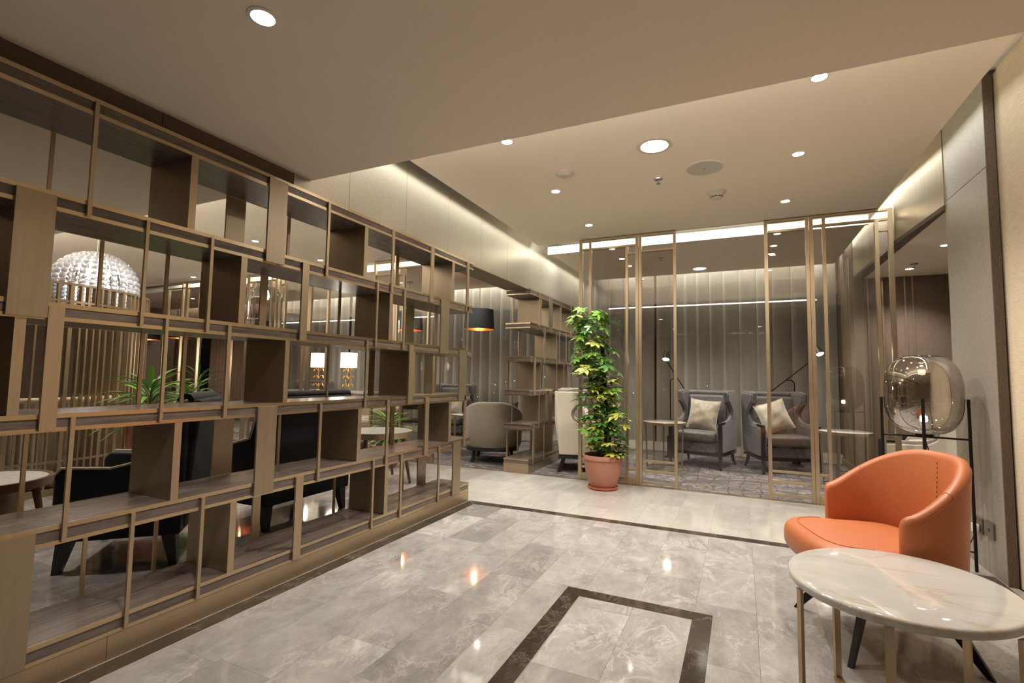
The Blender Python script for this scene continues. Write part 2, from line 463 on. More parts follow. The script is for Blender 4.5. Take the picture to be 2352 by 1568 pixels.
MESHES = {}
def link(name, me, parent=None, loc=None, rot=None):
    o = bpy.data.objects.new(name, me); COL.objects.link(o)
    if parent is not None: o.parent = parent
    if loc is not None: o.location = loc
    if rot is not None: o.rotation_euler = rot
    return o

def obj(name, mb, mat, parent=None, smooth=False, local=True, bevel=0.0, ang=40, loc=None, rot=None, fix=True):
    """one mesh object. local=False: vertices are in world space, shifted to the parent's base"""
    me = bpy.data.meshes.new(name)
    vs = mb.v
    if not local and parent is not None:
        w = world_loc(parent)
        vs = [(x-w[0], y-w[1], z-w[2]) for x, y, z in vs]
    me.from_pydata(vs, [], mb.f)
    me.update()
    if fix:
        bm = bmesh.new(); bm.from_mesh(me)
        bmesh.ops.recalc_face_normals(bm, faces=bm.faces)
        bm.to_mesh(me); bm.free()
    me.materials.append(M[mat] if isinstance(mat, str) else mat)
    if smooth:
        me.shade_smooth()
        me.set_sharp_from_angle(angle=math.radians(ang))
    o = link(name, me, parent, loc, rot)
    if bevel:
        m = o.modifiers.new('bevel', 'BEVEL'); m.width = bevel; m.segments = 3; m.limit_method = 'ANGLE'; m.angle_limit = math.radians(35)
        me.shade_smooth(); me.set_sharp_from_angle(angle=math.radians(60))
        m.harden_normals = True
    return o

def world_loc(o):
    l = Vector((0, 0, 0))
    while o is not None:
        l += o.location; o = o.parent
    return l

def tag(o, label=None, cat=None, group=None, kind=None):
    if label: o['label'] = label
    if cat: o['category'] = cat
    if group: o['group'] = group
    if kind: o['kind'] = kind
    return o

def thing(name, label, cat, loc=(0, 0, 0), rotz=0, group=None, kind=None):
    o = bpy.data.objects.new(name, None); COL.objects.link(o)
    o.empty_display_size = 0.1
    o.location = loc; o.rotation_euler = (0, 0, rotz)
    return tag(o, label, cat, group, kind)

def dup(root, loc, rotz=0, label=None, group=None):
    c = root.copy(); COL.objects.link(c); c.location = loc; c.rotation_euler = (0, 0, rotz)
    if label: c['label'] = label
    if group: c['group'] = group
    for ch in list(root.children):
        d = ch.copy(); COL.objects.link(d); d.parent = c
        for g in list(ch.children):
            e = g.copy(); COL.objects.link(e); e.parent = d
    return c

B = lambda *a: MB().box(*a)

# ------------------------------------------------------------------ floor
XL, XR, YN, YF = -13.0, 2.1, -3.0, 7.95
floor = thing('floor', 'polished grey marble floor with staggered tiles and dark inlay bands', 'floor', kind='structure')
obj('floor_bed', B(XL, 2.3, YN, 8.1, -0.15, -0.0085), 'grout', floor)
CW, RL = 0.268, 0.54
def phase(c):
    return {0: 2.945, 1: 2.675, 2: 3.215, 3: 2.765}[c % 4] if c >= 0 else (2.4+0.173*((c*7) % 5))
tile_full = {}
far_tiles = MB()
def lay(c, x0, x1, x0c, x1c, y0, y1, y0c, y1c):
    if y1c-y0c < 0.02: return
    near = (x1c > -2.3 and y1c > 0.7) or (x1c > -6.6 and x1c <= -2.3 and y1c > 1.0)
    if not near:
        far_tiles.add([(x0c,y0c,0),(x1c,y0c,0),(x1c,y1c,0),(x0c,y1c,0)], [(0,1,2,3)]); return
    full = x0c == x0 and x1c == x1 and y0c == y0 and y1c == y1
    cx, cy = (x0c+x1c)/2, (y0c+y1c)/2
    mt = 'tile_pale' if y0c > 3.84 else 'tile'
    if full and mt in tile_full: link('tile', tile_full[mt], floor, (cx, cy, 0))
    else:
        o = obj('tile', B(x0c-cx, x1c-cx, y0c-cy, y1c-cy, -0.008, 0), mt, floor, loc=(cx, cy, 0))
        if full: tile_full[mt] = o.data
ncol0 = int((XL+0.218)/CW)-1
for c in range(ncol0, 10):
    x0 = -0.218+CW*(c-1)+0.0004; x1 = x0+CW-0.0008
    x0c, x1c = max(x0, XL), min(x1, 1.345 if True else x1)
    if x1c-x0c < 0.02: continue
    ph = phase(c)
    k0 = int((YN-ph)/RL)-1
    for k in range(k0, 9):
        y0 = ph+RL*k+0.0004; y1 = y0+RL-0.0008
        for y0c, y1c in ((max(y0, YN), min(y1, 3.842)), (max(y0, 3.843), min(y1, 5.235))):
            lay(c, x0, x1, x0c, x1c, y0, y1, y0c, y1c)
tag(obj('distant_tiles', far_tiles, 'tile', floor, fix=False), kind='stuff')

def band(pts):
    """dark marble inlay stone, mitred outline"""
    obj('inlay_band', MB().prism(pts, 'z', -0.004, 0.0006), 'dark_marble', floor)
def split(a, b, n, f):
    for i in range(n): f(a+(b-a)*i/n+0.0006, a+(b-a)*(i+1)/n-0.0006)
# band along the long shelf, across the room and back along the right wall
split(-1.0, 3.15, 5, lambda p, q: band([(-2.19, p), (-2.10, p), (-2.10, q), (-2.19, q)]))
band([(-2.19, 3.151), (-2.10, 3.151), (-2.10, 3.78), (-2.19, 3.875)])
band([(-2.189, 3.877), (-2.099, 3.782), (-1.562, 3.80), (-1.562, 3.885)])
split(-1.56, 1.2, 4, lambda p, q: band([(p, 3.80), (q, 3.80), (q, 3.885), (p, 3.885)]))
split(-1.0, 3.799, 6, lambda p, q: band([(1.215, p), (1.30, p), (1.30, q), (1.215, q)]))
# rectangle frame in the middle of the floor
RX0, RX1, RY1, RY0, RW = -0.843, -0.136, 2.562, 0.2, 0.085
band([(RX0, RY1), (RX0+RW, RY1-RW), (RX1-RW, RY1-RW), (RX1, RY1)])
split(RY0, 1.97, 3, lambda p, q: band([(RX0, p), (RX0+RW, p), (RX0+RW, q), (RX0, q)]))
band([(RX0, 1.971), (RX0+RW, 1.971), (RX0+RW, RY1-RW-0.0012), (RX0, RY1-0.0012)])
split(RY0, 1.97, 3, lambda p, q: band([(RX1-RW, p), (RX1, p), (RX1, q), (RX1-RW, q)]))
band([(RX1-RW, 1.971), (RX1, 1.971), (RX1, RY1-0.0012), (RX1-RW, RY1-RW-0.0012)])
band([(RX0+RW+0.001, RY0), (RX1-RW-0.001, RY0), (RX1-RW-0.001, RY0+RW), (RX0+RW+0.001, RY0+RW)])

car = obj('carpet', B(XL, 2.12, 5.245, 7.99, -0.008, 0.004), 'carpet')
tag(car, 'wall-to-wall grey and beige patterned carpet beyond the glass screen', 'carpet', kind='structure')
thr = obj('trim_threshold', B(-13, 1.24, 5.212, 5.246, -0.008, 0.005), 'brass_x')
tag(thr, 'flat bronze threshold strip between marble floor and carpet', 'trim', kind='structure')

# ------------------------------------------------------------------ ceilings and walls
ZL, ZH, YS = 2.215, 2.64, 2.025
ceil = thing('ceiling', 'stepped plaster ceiling, low in front and raised behind with light coves', 'ceiling', kind='structure')
obj('low_ceiling_slab', B(XL, 1.6, YN, YS, ZL, 2.98), 'ceiling', ceil)
obj('high_ceiling_slab', B(-2.14, 1.13, YS, 5.285, ZH, 2.70), 'ceiling', ceil)
obj('high_ceiling_slab', B(-2.14, 1.13, 5.60, 7.52, ZH, 2.70), 'ceiling', ceil)
obj('high_ceiling_slab', B(XL, -2.52, YS, 5.285, ZH, 2.70), 'ceiling', ceil)
obj('high_ceiling_slab', B(XL, -2.52, 5.60, 7.52, ZH, 2.70), 'ceiling', ceil)
obj('cove_top', B(XL, 1.6, YS, 8.1, 2.93, 3.0), 'white_paint', ceil)
obj('cove_lip', B(-2.14, 1.13, 5.60, 5.63, 2.605, ZH), 'white_paint', ceil)
obj('cove_lip', B(XL, -2.52, 5.60, 5.63, 2.605, ZH), 'white_paint', ceil)
obj('alcove_ceiling', B(1.30, 2.3, 4.29, 7.0, 2.312, 2.45), 'ceiling', ceil)

def walls(name, mb, mat, label, cat='wall'):
    return tag(obj(name, mb, mat), label, cat, kind='structure')
walls('wall_back', B(XL, 2.3, YN-0.1, YN, -0.1, 3.0), 'drape_cloth', 'plain beige wall closing the room behind the viewpoint')
walls('wall_left', B(XL-0.1, XL, YN, 8.1, -0.1, 3.0), 'wall_fabric', 'plain brown wall at the end of the left lounge')
# right wall: cloth-covered, soft vertical folds, in front of the pillar
wr = MB(); n = 160; vs = []
for i in range(n+1):
    y = YN+(3.66-YN)*i/n; x = 1.352+0.006*math.sin(y*21)+0.004*math.sin(y*47+1)
    vs += [(x, y, 0.0), (x, y, 2.9)]
wr.add(vs, [(2*i, 2*i+1, 2*i+3, 2*i+2) for i in range(n)])
wr.box(1.37, 1.5, YN, 3.66, -0.1, 3.0)
o = tag(obj('wall_right', wr, 'drape_cloth', smooth=True, fix=False), 'pale beige woven cloth wall on the right edge', 'wall', kind='structure')
pil = thing('wall_pillar', 'flat grey woven pillar with dark edge beside the glass globe lamp', 'pillar', (1.305, 3.97, 0), kind='structure')
obj('panel', B(1.305, 1.35, 3.655, 4.285, 0.0, 2.352), 'pillar_fabric', pil, local=False)
obj('panel', B(1.305, 1.35, 3.655, 4.285, 2.356, 2.9), 'pillar_fabric', pil, local=False)
obj('dark_edge', B(1.3045, 1.345, 3.645, 3.6545, 0.0, 2.9), 'dark_weave', pil, local=False)
obj('pillar_core', B(1.351, 1.7, 3.665, 4.28, 0, 3.0), 'dark_weave', pil, local=False)
bhr = thing('trim_bulkhead', 'bronze-toned beam over the right alcove opening', 'beam', (1.26, 5.5, 2.32), kind='structure')
for xa, a, xb, b in [(1.300, 4.287, 1.238, 5.215), (1.238, 5.219, 1.232, 6.1), (1.232, 6.104, 1.226, 6.9)]:
    obj('panel', MB().prism([(xa, a), (xb, b), (1.32, b), (1.32, a)], 'z', 2.335, 2.9), 'panel_metal', bhr, local=False)
    obj('dark_soffit', MB().prism([(xa-0.004, a), (xb-0.004, b), (1.32, b), (1.32, a)], 'z', 2.300, 2.334), 'dark_weave', bhr, local=False)
wf = thing('wall_alcove', 'dark brown fabric wall with paired thin bronze strips in the right alcove', 'wall', (1.7, 6.95, 0), kind='structure')
obj('panel', B(1.22, 2.2, 6.92, 7.05, 0, 2.4), 'wall_fabric', wf, local=False)
for x in (1.36, 1.50, 1.709, 1.78): obj('bronze_strip', B(x-0.008, x+0.008, 6.908, 6.92, 0.1, 2.31), 'brass', wf, local=False)
obj('skirting', B(1.22, 2.2, 6.905, 6.919, 0, 0.1), 'brass_x', wf, local=False)
wa = walls('wall_alcove_side', B(2.1, 2.25, 3.6, 6.92, -0.05, 2.4), 'wall_fabric', 'dark brown side wall of the right alcove')
walls('wall_alcove_front', B(1.62, 2.25, 3.5, 3.66, -0.05, 2.4), 'wall_fabric', 'short brown wall behind the pillar closing the alcove')
wl = thing('wall_lounge_side', 'brown panelled wall with bronze strips beside the sheer curtain', 'wall', (1.24, 7.4, 0), kind='structure')
obj('panel', B(1.222, 1.35, 6.93, 8.05, 0, 2.9), 'wall_fabric', wl, local=False)
for y in (7.15, 7.25, 7.5, 7.6): obj('bronze_strip', B(1.212, 1.222, y-0.008, y+0.008, 0.1, 2.62), 'brass', wl, local=False)
obj('skirting', B(1.205, 1.2215, 6.93, 8.0, 0, 0.1), 'brass_h', wl, local=False)

bl = thing('trim_left_bulkhead', 'long pale woven bulkhead above the bronze shelves, washed by cove light', 'bulkhead', (-2.4, 3.0, 2.128), kind='structure')
e = [-3.0, -1.8, -1.2, -0.6, 0.02, 0.62, 1.216, 1.907, 2.335, 2.92, 3.505, 4.09, 4.678, 5.265, 5.85, 6.435, 7.02, 7.52]
for a, b in zip(e[:-1], e[1:]):
    if b <= 1.95: obj('panel', B(-2.27, -2.25, a+0.0015, b-0.0015, 2.128, 2.216), 'dark_weave', bl, local=False)  # same fabric as the lit panels, shade under the low ceiling put into its colour
    else: obj('panel', B(-2.275, -2.25, a+0.0015, b-0.0015, 2.128, 2.92), 'bulk_fabric', bl, local=False)
obj('bulkhead_core', B(-2.515, -2.277, YN, 7.52, 2.13, 2.95), 'panel_metal', bl, local=False)
obj('soffit', B(-2.52, -2.25, YN, 7.52, 2.1215, 2.1285), 'panel_metal', bl, local=False)
obj('lounge_face', B(-2.53, -2.517, YN, 7.52, 2.125, 2.94), 'bulk_fabric', bl, local=False)

# window wall behind the curtains
wn = thing('window_1', 'dark night window wall behind the sheer curtains', 'window', (0, 7.98, 0), kind='structure')
obj('night_backing', B(XL, 1.3, 8.05, 8.15, -0.1, 3.0), 'night', wn, local=False)
obj('sill', B(XL, 1.22, 7.9, 8.05, 0, 0.12), 'ceiling', wn, local=False)
obj('header', B(XL, 1.22, 7.93, 8.05, 2.30, 2.93), 'wall_fabric', wn, local=False)
x = XL
while x < 1.2:
    obj('window_frame', B(x, x+0.06, 7.94, 8.0, 0.12, 2.3), 'black_metal', wn, local=False)
    obj('pane', B(x+0.06, min(x+1.45, 1.22), 7.965, 7.975, 0.12, 2.3), 'window_glass', wn, local=False)
    x += 1.45
for i in range(44):
    cx = random.uniform(-11, 1.1); z = random.choice([random.uniform(0.7, 1.2), random.uniform(0.9, 1.05)])
    r = random.uniform(0.003, 0.007)
    lights = obj('city_light', MB().lathe([(0, -r), (r, 0), (0, r)], 8, (cx, 8.03, z)), 'city', wn, local=False)

# ------------------------------------------------------------------ bronze display shelves
ZT = [0.161, 0.554, 0.944, 1.336, 1.728, 2.125]     # board tops
TH = [0.068, 0.070, 0.064, 0.064, 0.066, 0.068]
FX, BX = -2.195, -2.512
def shelf_unit(root, y0, y1, tiers, joints):
    W = lambda n, mb, m, p=root, **k: obj(n, mb, m, p, local=False, **k)
    # plinth in pieces
    for a, b in zip(joints[:-1], joints[1:]):
        W('plinth_panel', B(BX+0.004, FX-0.002, a+0.0008, b-0.0008, 0.0, ZT[0]-TH[0]-0.002), 'brass_h')
    for i, z in enumerate(ZT):
        zb = z-TH[i]
        bd = W('shelf_board', B(BX+0.004, FX-0.004, y0+0.004, y1-0.004, zb+0.001, z-0.0012), 'wood')
        base = world_loc(bd)
        for zz0, zz1 in ((z-0.017, z), (zb, zb+0.015)):
            mb = MB().box(FX-0.005, FX, y0, y1, zz0, zz1).box(BX, BX+0.005, y0, y1, zz0, zz1)
            mb.box(BX+0.005, FX-0.005, y0, y0+0.005, zz0, zz1).box(BX+0.005, FX-0.005, y1-0.005, y1, zz0, zz1)
            W('edge_strip', mb, 'strip', bd)
    for t, items in tiers.items():
        zlo, zhi = ZT[t-1], ZT[t]-TH[t]
        for k, a, b in items:
            if k in 'fp':
                W('front_upright', B(FX+0.0002, FX+0.011, a, b, zlo-TH[t-1]+0.006, ZT[t]-0.016), 'brass' if b-a < 0.09 else 'panel_metal')
            if k in 'bp':
                W('rear_upright', B(BX-0.011, BX-0.0002, a, b, zlo-TH[t-1]+0.006, ZT[t]-0.016), 'brass' if b-a < 0.09 else 'panel_metal')
            if k == 'd':
                dv = W('divider_panel', B(BX+0.006, FX-0.004, a+0.004, b-0.004, zlo+0.0002, zhi-0.0002), 'panel_metal')
                W('divider_edge', B(FX-0.0038, FX-0.0005, a, b, zlo+0.0002, zhi-0.0002), 'brass', dv)
A_ = [('p', 0.949, 0.963), ('d', 1.317, 1.348), ('p', 1.707, 1.818), ('p', 2.106, 2.123), ('d', 2.43, 2.462), ('f', 2.697, 2.720), ('p', 3.148, 3.196), ('d', 3.498, 3.538), ('f', 3.73, 3.765), ('d', 0.30, 0.33), ('f', 0.56, 0.58), ('p', -0.1, 0.0)]
T = {5: [('f', 0.949, 0.963), ('b', 0.955, 0.967), ('f', 3.170, 3.212), ('b', 3.150, 3.190)]+[q for q in A_ if q[1] not in (0.949, 3.148)],
     2: A_,
     4: [('d', 0.787, 0.815), ('f', 0.751, 0.859), ('p', 1.150, 1.162), ('p', 1.420, 1.434), ('d', 1.581, 1.613), ('p', 1.940, 1.985), ('p', 2.554, 2.570), ('d', 2.701, 2.732), ('f', 2.846, 2.866), ('b', 3.307, 3.414), ('f', 3.33, 3.45), ('b', 3.725, 3.766), ('f', 3.746, 3.768), ('d', 0.12, 0.15), ('p', 0.42, 0.435)],
     3: [('d', 0.779, 0.809), ('f', 0.861, 0.907), ('b', 1.332, 1.348), ('f', 1.247, 1.259), ('p', 1.525, 1.542), ('d', 1.859, 1.887), ('p', 2.472, 2.488), ('b', 2.885, 2.94), ('f', 2.926, 2.979), ('d', 2.983, 3.011), ('b', 3.601, 3.715), ('b', 3.841, 3.850), ('f', 3.634, 3.752), ('d', 0.05, 0.08), ('p', 0.36, 0.41)],
     1: [('f', 0.76, 0.877), ('p', 1.168, 1.182), ('p', 1.447, 1.462), ('d', 1.594, 1.626), ('p', 1.961, 2.010), ('p', 2.574, 2.590), ('d', 2.71, 2.745), ('f', 2.866, 2.886), ('f', 3.346, 3.366), ('b', 3.322, 3.340), ('f', 3.565, 3.685), ('b', 3.531, 3.651), ('d', 0.1, 0.13), ('p', 0.40, 0.415)]}
sh1 = thing('display_shelf', 'long open bronze and dark wood display shelf filling the left side', 'shelf', (-2.35, 1.8, 0))
shelf_unit(sh1, -0.35, 3.856, T, [-0.35, 0.35, 1.12, 3.856])
T2 = {5: [('f', 5.462, 5.478), ('f', 5.80, 5.92), ('f', 6.69, 6.715), ('f', 6.975, 7.0), ('d', 5.53, 5.56), ('d', 6.26, 6.29), ('d', 6.84, 6.87), ('b', 5.42, 5.435)],
      4: [('f', 5.63, 5.68), ('d', 6.10, 6.125), ('f', 6.19, 6.21), ('f', 6.47, 6.49), ('f', 6.85, 6.96), ('b', 5.60, 5.65)],
      3: [('f', 5.32, 5.37), ('d', 5.55, 5.58), ('f', 6.09, 6.105), ('f', 6.38, 6.395), ('d', 6.54, 6.57), ('f', 6.745, 6.79), ('b', 5.29, 5.33)],
      2: [('f', 5.485, 5.50), ('d', 5.715, 5.745), ('f', 5.81, 5.93), ('p', 6.40, 6.42), ('b', 5.43, 5.445), ('d', 6.6, 6.63)],
      1: [('f', 5.315, 5.36), ('f', 5.665, 5.68), ('d', 5.98, 6.01), ('b', 5.30, 5.34), ('b', 5.61, 5.625), ('p', 6.5, 6.52)]}
sh2 = thing('display_shelf', 'shorter bronze display shelf on the carpet behind, left of the potted plant', 'shelf', (-2.35, 6.3, 0))
shelf_unit(sh2, 5.205, 7.3, T2, [5.205, 6.3, 7.3])

# ------------------------------------------------------------------ glazed bronze screens
PY = 5.24
def screen(root, ox, mir):
    mx = (lambda a, b: (a+ox, b+ox)) if not mir else (lambda a, b: (ox-b, ox-a))
    def m(name, a, b, z0, z1, d=0.04, mat='frame', yo=0.0):
        a, b = mx(a, b)
        return obj(name, B(a, b, PY-d/2+yo, PY+d/2+yo, z0, z1), mat, root, local=False)
    for a, b, z in ((-1.618, -1.582, 2.63), (-1.507, -1.479, 2.60), (-1.104, -1.078, 2.52), (-1.0, -0.969, 2.63), (-0.965, -0.935, 2.63),
                    (-0.615, -0.587, 2.63), (0.222, 0.252, 2.63), (0.565, 0.592, 2.63), (0.596, 0.628, 2.63), (0.698, 0.725, 2.63), (1.095, 1.123, 2.53), (1.193, 1.228, 2.63)):
        m('post', a, b, 0.006, z)
    for a, b, z in ((-1.58, -1.002, 2.618), (-1.58, -1.002, 2.522), (-1.076, -1.002, 2.435), (-0.933, -0.617, 2.618), (-0.933, -0.617, 2.447), (0.254, 0.563, 2.618), (0.254, 0.563, 2.522),
                    (0.630, 1.191, 2.622), (0.630, 1.191, 2.535), (1.125, 1.191, 2.44),
                    (-1.58, -1.509, 0.224), (-1.58, -1.509, 0.141), (-1.076, -1.002, 0.154), (-0.933, -0.617, 0.257), (-0.933, -0.617, 0.155), (-0.933, -0.617, 0.04),
                    (0.254, 0.563, 0.263), (0.254, 0.563, 0.168), (0.254, 0.563, 0.05), (0.630, 0.696, 0.262), (0.630, 1.191, 0.16)):
        m('rail', a, b, z-0.010, z+0.010, 0.034)
    m('kick_plate', -1.58, -1.002, 0.006, 0.075, 0.036)
    m('kick_plate', 0.630, 1.191, 0.006, 0.075, 0.036)
    for a, b, z0, z1, g in ((-1.581, -1.508, 0.235, 2.512, 'glass'), (-1.478, -1.105, 0.08, 2.512, 'glass_smoke'), (-1.077, -1.001, 0.165, 2.425, 'glass'),
                         (-0.934, -0.616, 0.268, 2.436, 'glass_smoke'), (-0.586, 0.221, 0.006, 2.62, 'glass'), (0.253, 0.564, 0.274, 2.511, 'glass_smoke'),
                         (0.629, 0.697, 0.273, 2.524, 'glass'), (0.726, 1.094, 0.171, 2.524, 'glass_smoke'), (1.124, 1.192, 0.171, 2.43, 'glass')):
        m('pane', a, b, z0, z1, 0.006, g)
s1 = thing('glass_screen', 'bronze-framed glass screen behind the potted plant, from shelf to right alcove', 'screen', (-0.2, PY, 0))
screen(s1, 0, False)
s2 = thing('glass_screen', 'bronze-framed glass screen in the left lounge, seen through the upper shelves', 'screen', (-4.9, PY, 0))
screen(s2, -5.118, True)
s3 = thing('glass_screen', 'farthest bronze-framed glass screen, seen left of the first lounge screen', 'screen', (-7.8, PY, 0))
screen(s3, -8.02, True)

# ------------------------------------------------------------------ ceiling fittings
def ring_prof(r0, r1, z0, z1): return [(r1, z1), (r1, z0), (r0, z0), (r0, z1)]
def downlight(x, y, z, label, group='small recessed ceiling downlights', r=0.034, power=None, big=False, proto=[None]):
    t = thing('large_downlight' if big else 'downlight', label, 'ceiling light', (x, y, z), 0, group)
    R = r*1.35
    obj('trim_ring', MB().lathe([(R, 0.001), (R, -0.003), (r*1.04, -0.005), (r, -0.002), (r*0.98, 0.001)], 32), 'white_plastic' if not big else 'cream_plastic', t, True)
    obj('diffuser', MB().disc(r, -0.0025, 32, down=True), 'lit_big' if big else 'lit_warm', t, fix=False)
    d = bpy.data.lights.new('lamp', 'SPOT'); d.energy = power or P_SPOT; d.color = (1, 0.95, 0.88) if big else WARM
    d.spot_size = math.radians(120 if not big else 155); d.spot_blend = 0.9; d.shadow_soft_size = r
    l = bpy.data.objects.new('lamp', d); COL.objects.link(l); l.parent = t; l.location = (0, 0, -0.02)
    return t
G1 = 'small recessed ceiling downlights over the marble floor'
downlight(-1.37, 3.755, ZH, 'small lit downlight left of the round flush detector', G1)
downlight(-1.37, 4.74, ZH, 'small lit downlight nearest the glass screen, above the potted plant', G1)
downlight(-1.37, 2.815, ZH, 'small lit downlight beside the ceiling step, left one of the pair', G1)
downlight(0.385, 2.815, ZH, 'small lit downlight beside the ceiling step, right one of the pair', G1)
downlight(0.377, 3.745, ZH, 'small lit downlight right of the round ceiling speaker', G1)
downlight(0.37, 4.72, ZH, 'small lit downlight near the glass screen, right of the smoke detector', G1)
downlight(-1.345, 0.995, ZL, 'lit downlight in the low front ceiling, top left', 'downlights in the low front ceiling', power=30)
for x, y, w_ in ((-1.345, -0.9, 'shelf'), (0.37, -0.9, 'right wall')):
    downlight(x, y, ZL, 'lit downlight in the low ceiling behind the viewpoint, nearer the %s' % w_, 'downlights in the low front ceiling', power=10)
downlight(-0.497, 3.255, ZH, 'large bright round downlight in the middle of the raised ceiling', 'large downlight', 0.086, P_BIG, True)
G2 = 'small downlights beyond the glass screen'
for x, y, l in ((-1.37, 6.27, 'lit downlight beyond the screen, upper of two left of the double post'), (-1.366, 6.7, 'lit downlight beyond the screen, lower of two beside the double post'),
                (0.364, 6.27, 'lit downlight above the grey armchairs, upper of two'), (0.361, 6.66, 'lit downlight above the grey armchairs, lower of two')):
    downlight(x, y, ZH, l, G2, power=34)
downlight(1.645, 6.45, 2.31, 'lit downlight in the alcove ceiling above the bronze strips', 'alcove downlights', power=26)
downlight(1.647, 5.44, 2.31, 'lit downlight at the pillar edge in the alcove ceiling', 'alcove downlights', power=26)
G3 = 'small downlights over the left lounge'
for x, y, l in ((-5.15, 3.87, 'lit lounge downlight seen through the top shelf tier'), (-5.17, 4.88, 'lit lounge downlight seen through the top tier, right of the tall front panel'),
                (-8.1, 5.0, 'lit lounge downlight right of the crystal chandelier'), (-8.14, 4.05, 'lit lounge downlight just right of the chandelier top'),
                (-6.73, 7.0, 'lit downlight above the sheer curtain seen through the fourth tier'), (-5.15, 2.8, 'lit lounge downlight hidden behind the shelf'),
                (-3.4, 6.3, 'lit downlight above the lounge chairs'), (-8.1, 2.9, 'lit lounge downlight beyond the chandelier'), (-3.5, 2.9, 'lit lounge downlight close behind the shelf'), (-3.5, 4.3, 'lit lounge downlight behind the shelf end')):
    downlight(x, y, ZH, l, G3, power=30)
for x, y, w_ in ((-4.0, 0.9, 'low part of the lounge ceiling above the round table'), (-6.6, 0.9, 'low part of the lounge ceiling beyond the slatted screen'), (-10.5, 3.5, 'raised lounge ceiling near its end wall'), (-10.5, 6.5, 'raised lounge ceiling near the brown drapes')):
    downlight(x, y, ZL if y < 1 else ZH, 'lit downlight in the %s' % w_, G3, power=30)

t = thing('ceiling_speaker', 'flat round grey speaker cover in the raised ceiling', 'speaker', (-0.217, 3.742, ZH))
obj('rim', MB().lathe([(0.132, 0.001), (0.132, -0.004), (0.124, -0.006)], 40), 'white_plastic', t, True)
obj('grille', MB().disc(0.126, -0.0055, 40, down=True), 'grille', t, fix=False)
obj('status_dot', MB().disc(0.006, -0.007, 12, down=True), 'vent_dark', t, fix=False)
def sprinkler(x, y, z, label):
    t = thing('sprinkler', label, 'sprinkler', (x, y, z), 0, 'ceiling sprinklers')
    obj('escutcheon', MB().lathe([(0.034, 0.001), (0.032, -0.006), (0.014, -0.010), (0.0, -0.010)], 24), 'chrome', t, True)
    obj('stem', MB().lathe([(0.007, -0.008), (0.005, -0.035), (0.0, -0.035)], 12), 'chrome', t, True)
    obj('deflector', MB().lathe([(0, -0.034), (0.017, -0.036), (0.017, -0.039), (0, -0.039)], 16), 'chrome', t)
sprinkler(-0.555, 3.824, ZH, 'small chrome ceiling sprinkler below the large downlight')
sprinkler(-0.9, 6.4, ZH, 'small chrome sprinkler seen beyond the clear glass')
sprinkler(1.62, 6.2, 2.31, 'small chrome sprinkler above the alcove downlight')
sprinkler(-4.05, 4.0, ZH, 'small chrome sprinkler seen through the top shelf tier')
t = thing('flush_detector', 'round flush ceiling detector with a small domed centre', 'detector', (-1.186, 3.444, ZH))
obj('base', MB().lathe([(0.072, 0.001), (0.070, -0.008), (0.048, -0.016), (0.040, -0.024)], 36), 'cream_plastic', t, True)
obj('lens', MB().lathe([(0.040, -0.022), (0.036, -0.028), (0, -0.028)], 30), 'grille', t, True)
t = thing('smoke_detector', 'stepped white smoke detector with dark vents', 'detector', (-0.16, 4.28, ZH))
obj('base', MB().lathe([(0.078, 0.001), (0.076, -0.01), (0.062, -0.016), (0.056, -0.034), (0.046, -0.040)], 36), 'cream_plastic', t, True)
for k in range(10):
    obj('vent', MB().box(-0.009, 0.009, 0.0435, 0.047, -0.047, -0.041).rot(k*2*PI/10), 'vent_dark', t)
obj('cap', MB().lathe([(0.044, -0.038), (0.044, -0.050), (0.028, -0.060), (0, -0.062)], 30), 'cream_plastic', t, True)
t = thing('ceiling_speaker', 'flat round grey speaker seen through the top shelf tier', 'speaker', (-3.75, 4.1, ZH), 0)
obj('rim', MB().lathe([(0.132, 0.001), (0.132, -0.004), (0.124, -0.006)], 40), 'white_plastic', t, True)
obj('grille', MB().disc(0.126, -0.0055, 40, down=True), 'grille', t, fix=False)

